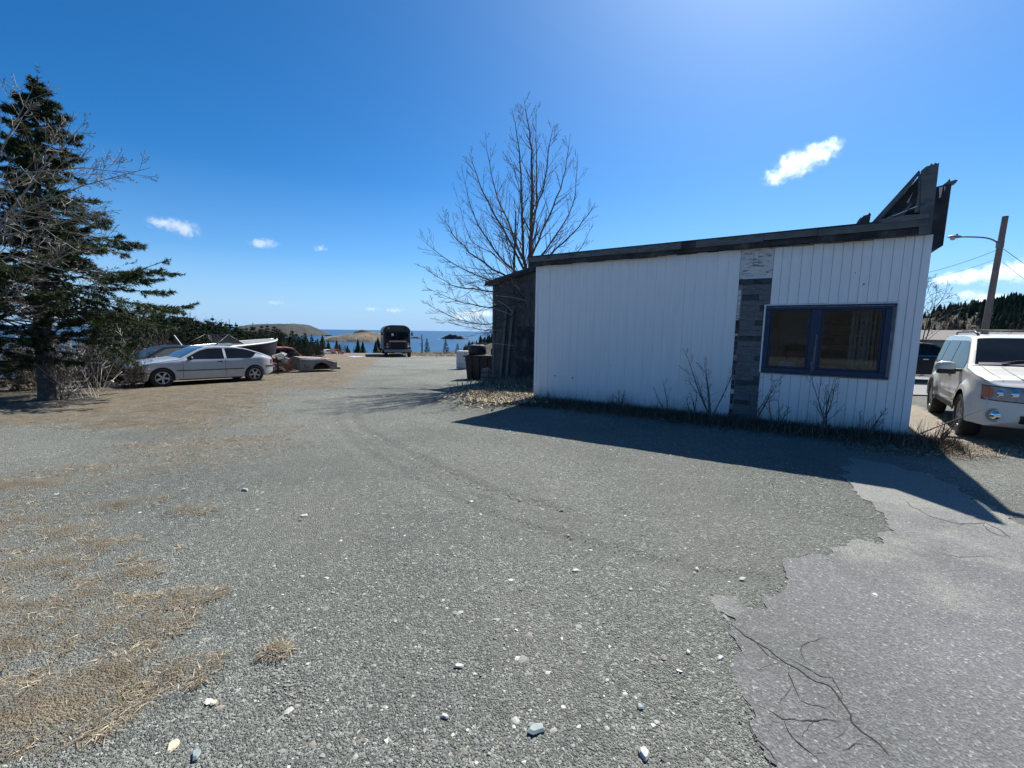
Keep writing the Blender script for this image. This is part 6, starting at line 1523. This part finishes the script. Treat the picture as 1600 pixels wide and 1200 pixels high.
# ------------------------------------------------------------------ clouds: small volumes high in the air
def cloud(label, blobs, Y, dens=.02, th=.5):
    """blobs: (px, py, halfwidth_px, halfheight_px)"""
    m = bpy.data.materials.new('cloud_vapour'); m.use_nodes = True; t = m.node_tree; t.nodes.clear(); o = t.nodes.new('ShaderNodeOutputMaterial'); v = t.nodes.new('ShaderNodeVolumePrincipled')
    v.inputs['Color'].default_value = (1, 1, 1, 1); v.inputs['Anisotropy'].default_value = .45; t.links.new(v.outputs[0], o.inputs['Volume'])
    C = [at(b[0], b[1], Y) for b in blobs]; g = t.nodes.new('ShaderNodeNewGeometry'); acc = None
    for c, b in zip(C, blobs):
        k = Y/FPX
        s1 = t.nodes.new('ShaderNodeVectorMath'); s1.operation = 'SUBTRACT'; t.links.new(g.outputs['Position'], s1.inputs[0]); s1.inputs[1].default_value = tuple(c)
        s2 = t.nodes.new('ShaderNodeVectorMath'); s2.operation = 'MULTIPLY'; t.links.new(s1.outputs[0], s2.inputs[0]); s2.inputs[1].default_value = (1/(b[2]*k), 1/(b[2]*k*.8), 1/(b[3]*k))
        l = t.nodes.new('ShaderNodeVectorMath'); l.operation = 'LENGTH'; t.links.new(s2.outputs[0], l.inputs[0])
        f = math_(t, 'SUBTRACT', 1.0, l.outputs['Value']); acc = f if acc is None else math_(t, 'MAXIMUM', acc, f)
    mean = sum(b[2] for b in blobs)/len(blobs)*Y/FPX
    n1 = N(t, 'ShaderNodeTexNoise', Scale=2.6/mean, Detail=8, Roughness=.68, Distortion=.6); t.links.new(g.outputs['Position'], n1.inputs['Vector'])
    d = math_(t, 'ADD', acc, math_(t, 'MULTIPLY', math_(t, 'SUBTRACT', n1.outputs['Fac'], th+.06), 4.5)); d = math_(t, 'MULTIPLY', math_(t, 'MAXIMUM', math_(t, 'MINIMUM', d, 1), 0), dens); d = math_(t, 'MULTIPLY', d, math_(t, 'MINIMUM', math_(t, 'MULTIPLY', math_(t, 'MAXIMUM', acc, 0), 3.5), 1))
    # density is 0 outside the outermost shell
    d = math_(t, 'MULTIPLY', d, math_(t, 'GREATER_THAN', acc, 0)); t.links.new(d, v.inputs['Density'])
    mb = MB(); k = Y/FPX
    lo = [min(c[i]-b[q]*k*f for c, b in zip(C, blobs)) for i, q, f in ((0, 2, 1.02), (1, 2, .83), (2, 3, 1.02))]
    hi = [max(c[i]+b[q]*k*f for c, b in zip(C, blobs)) for i, q, f in ((0, 2, 1.02), (1, 2, .83), (2, 3, 1.02))]
    # one closed rounded envelope: cross-sections that follow the puffs from end to end
    n_ = 20; prof = []
    for i in range(n_+1):
        x_ = lo[0]+(hi[0]-lo[0])*i/n_; e_ = []
        for c, b in zip(C, blobs):
            q_ = (x_-c[0])/(b[2]*k*1.12)
            if abs(q_) < 1: h_ = math.sqrt(1-q_*q_); e_.append((c[2]-b[3]*k*1.12*h_, c[2]+b[3]*k*1.12*h_, b[2]*k*.9*h_))
        if not e_: e_ = [((lo[2]+hi[2])/2-1, (lo[2]+hi[2])/2+1, 1)]
        z0_, z1_, d_ = min(v_[0] for v_ in e_), max(v_[1] for v_ in e_), max(v_[2] for v_ in e_)
        prof += [(x_, C[0][1]+d_*math.cos(2*math.pi*j/14), (z0_+z1_)/2+(z1_-z0_)/2*math.sin(2*math.pi*j/14)) for j in range(14)]
    mb.add(prof, [(i*14+j, i*14+(j+1) % 14, (i+1)*14+(j+1) % 14, (i+1)*14+j) for i in range(n_) for j in range(14)]+[tuple(range(14))[::-1], tuple(n_*14+j for j in range(14))])
    o_ = mb.build('cloud', m, None); setp(o_, label, 'cloud'); m.cycles.volume_step_rate = 1.0 if hasattr(m, 'cycles') else 1
    return o_
CL = [('ragged white cloud drifting high above the shop roof', [(1215, 276, 26, 17), (1245, 256, 34, 24), (1280, 240, 32, 20), (1300, 226, 20, 13)], 1600),
      ('thin white cloud right of the spruce', [(290, 358, 26, 16), (262, 350, 36, 12)], 1800),
      ('small white cloud second from the spruce', [(412, 380, 26, 9)], 1800), ('tiny white puff between the spruce and the bare tree', [(501, 388, 13, 6)], 1800),
      ('long heaped white cloud behind the street lamp pole', [(1490, 436, 36, 14), (1540, 430, 40, 20), (1590, 422, 44, 24), (1640, 418, 50, 30)], 1500),
      ('low white cloud above the ridge by the lamp pole', [(1515, 460, 30, 9), (1545, 468, 40, 12), (1590, 470, 36, 8)], 1500),
      ('faint flat cloud low over the headland', [(430, 473, 18, 4)], 2600), ('low white cloud left of the storehouse roof', [(745, 490, 40, 7), (725, 497, 30, 6)], 2600), ('small flat cloud above the bus', [(617, 485, 17, 5), (580, 483, 16, 4)], 2600)]
for lb, bl, Y in CL: cloud(lb, bl, Y, dens=.022*1600/Y*1.3)
print('objects', len(bpy.data.objects), 'trees', NT)
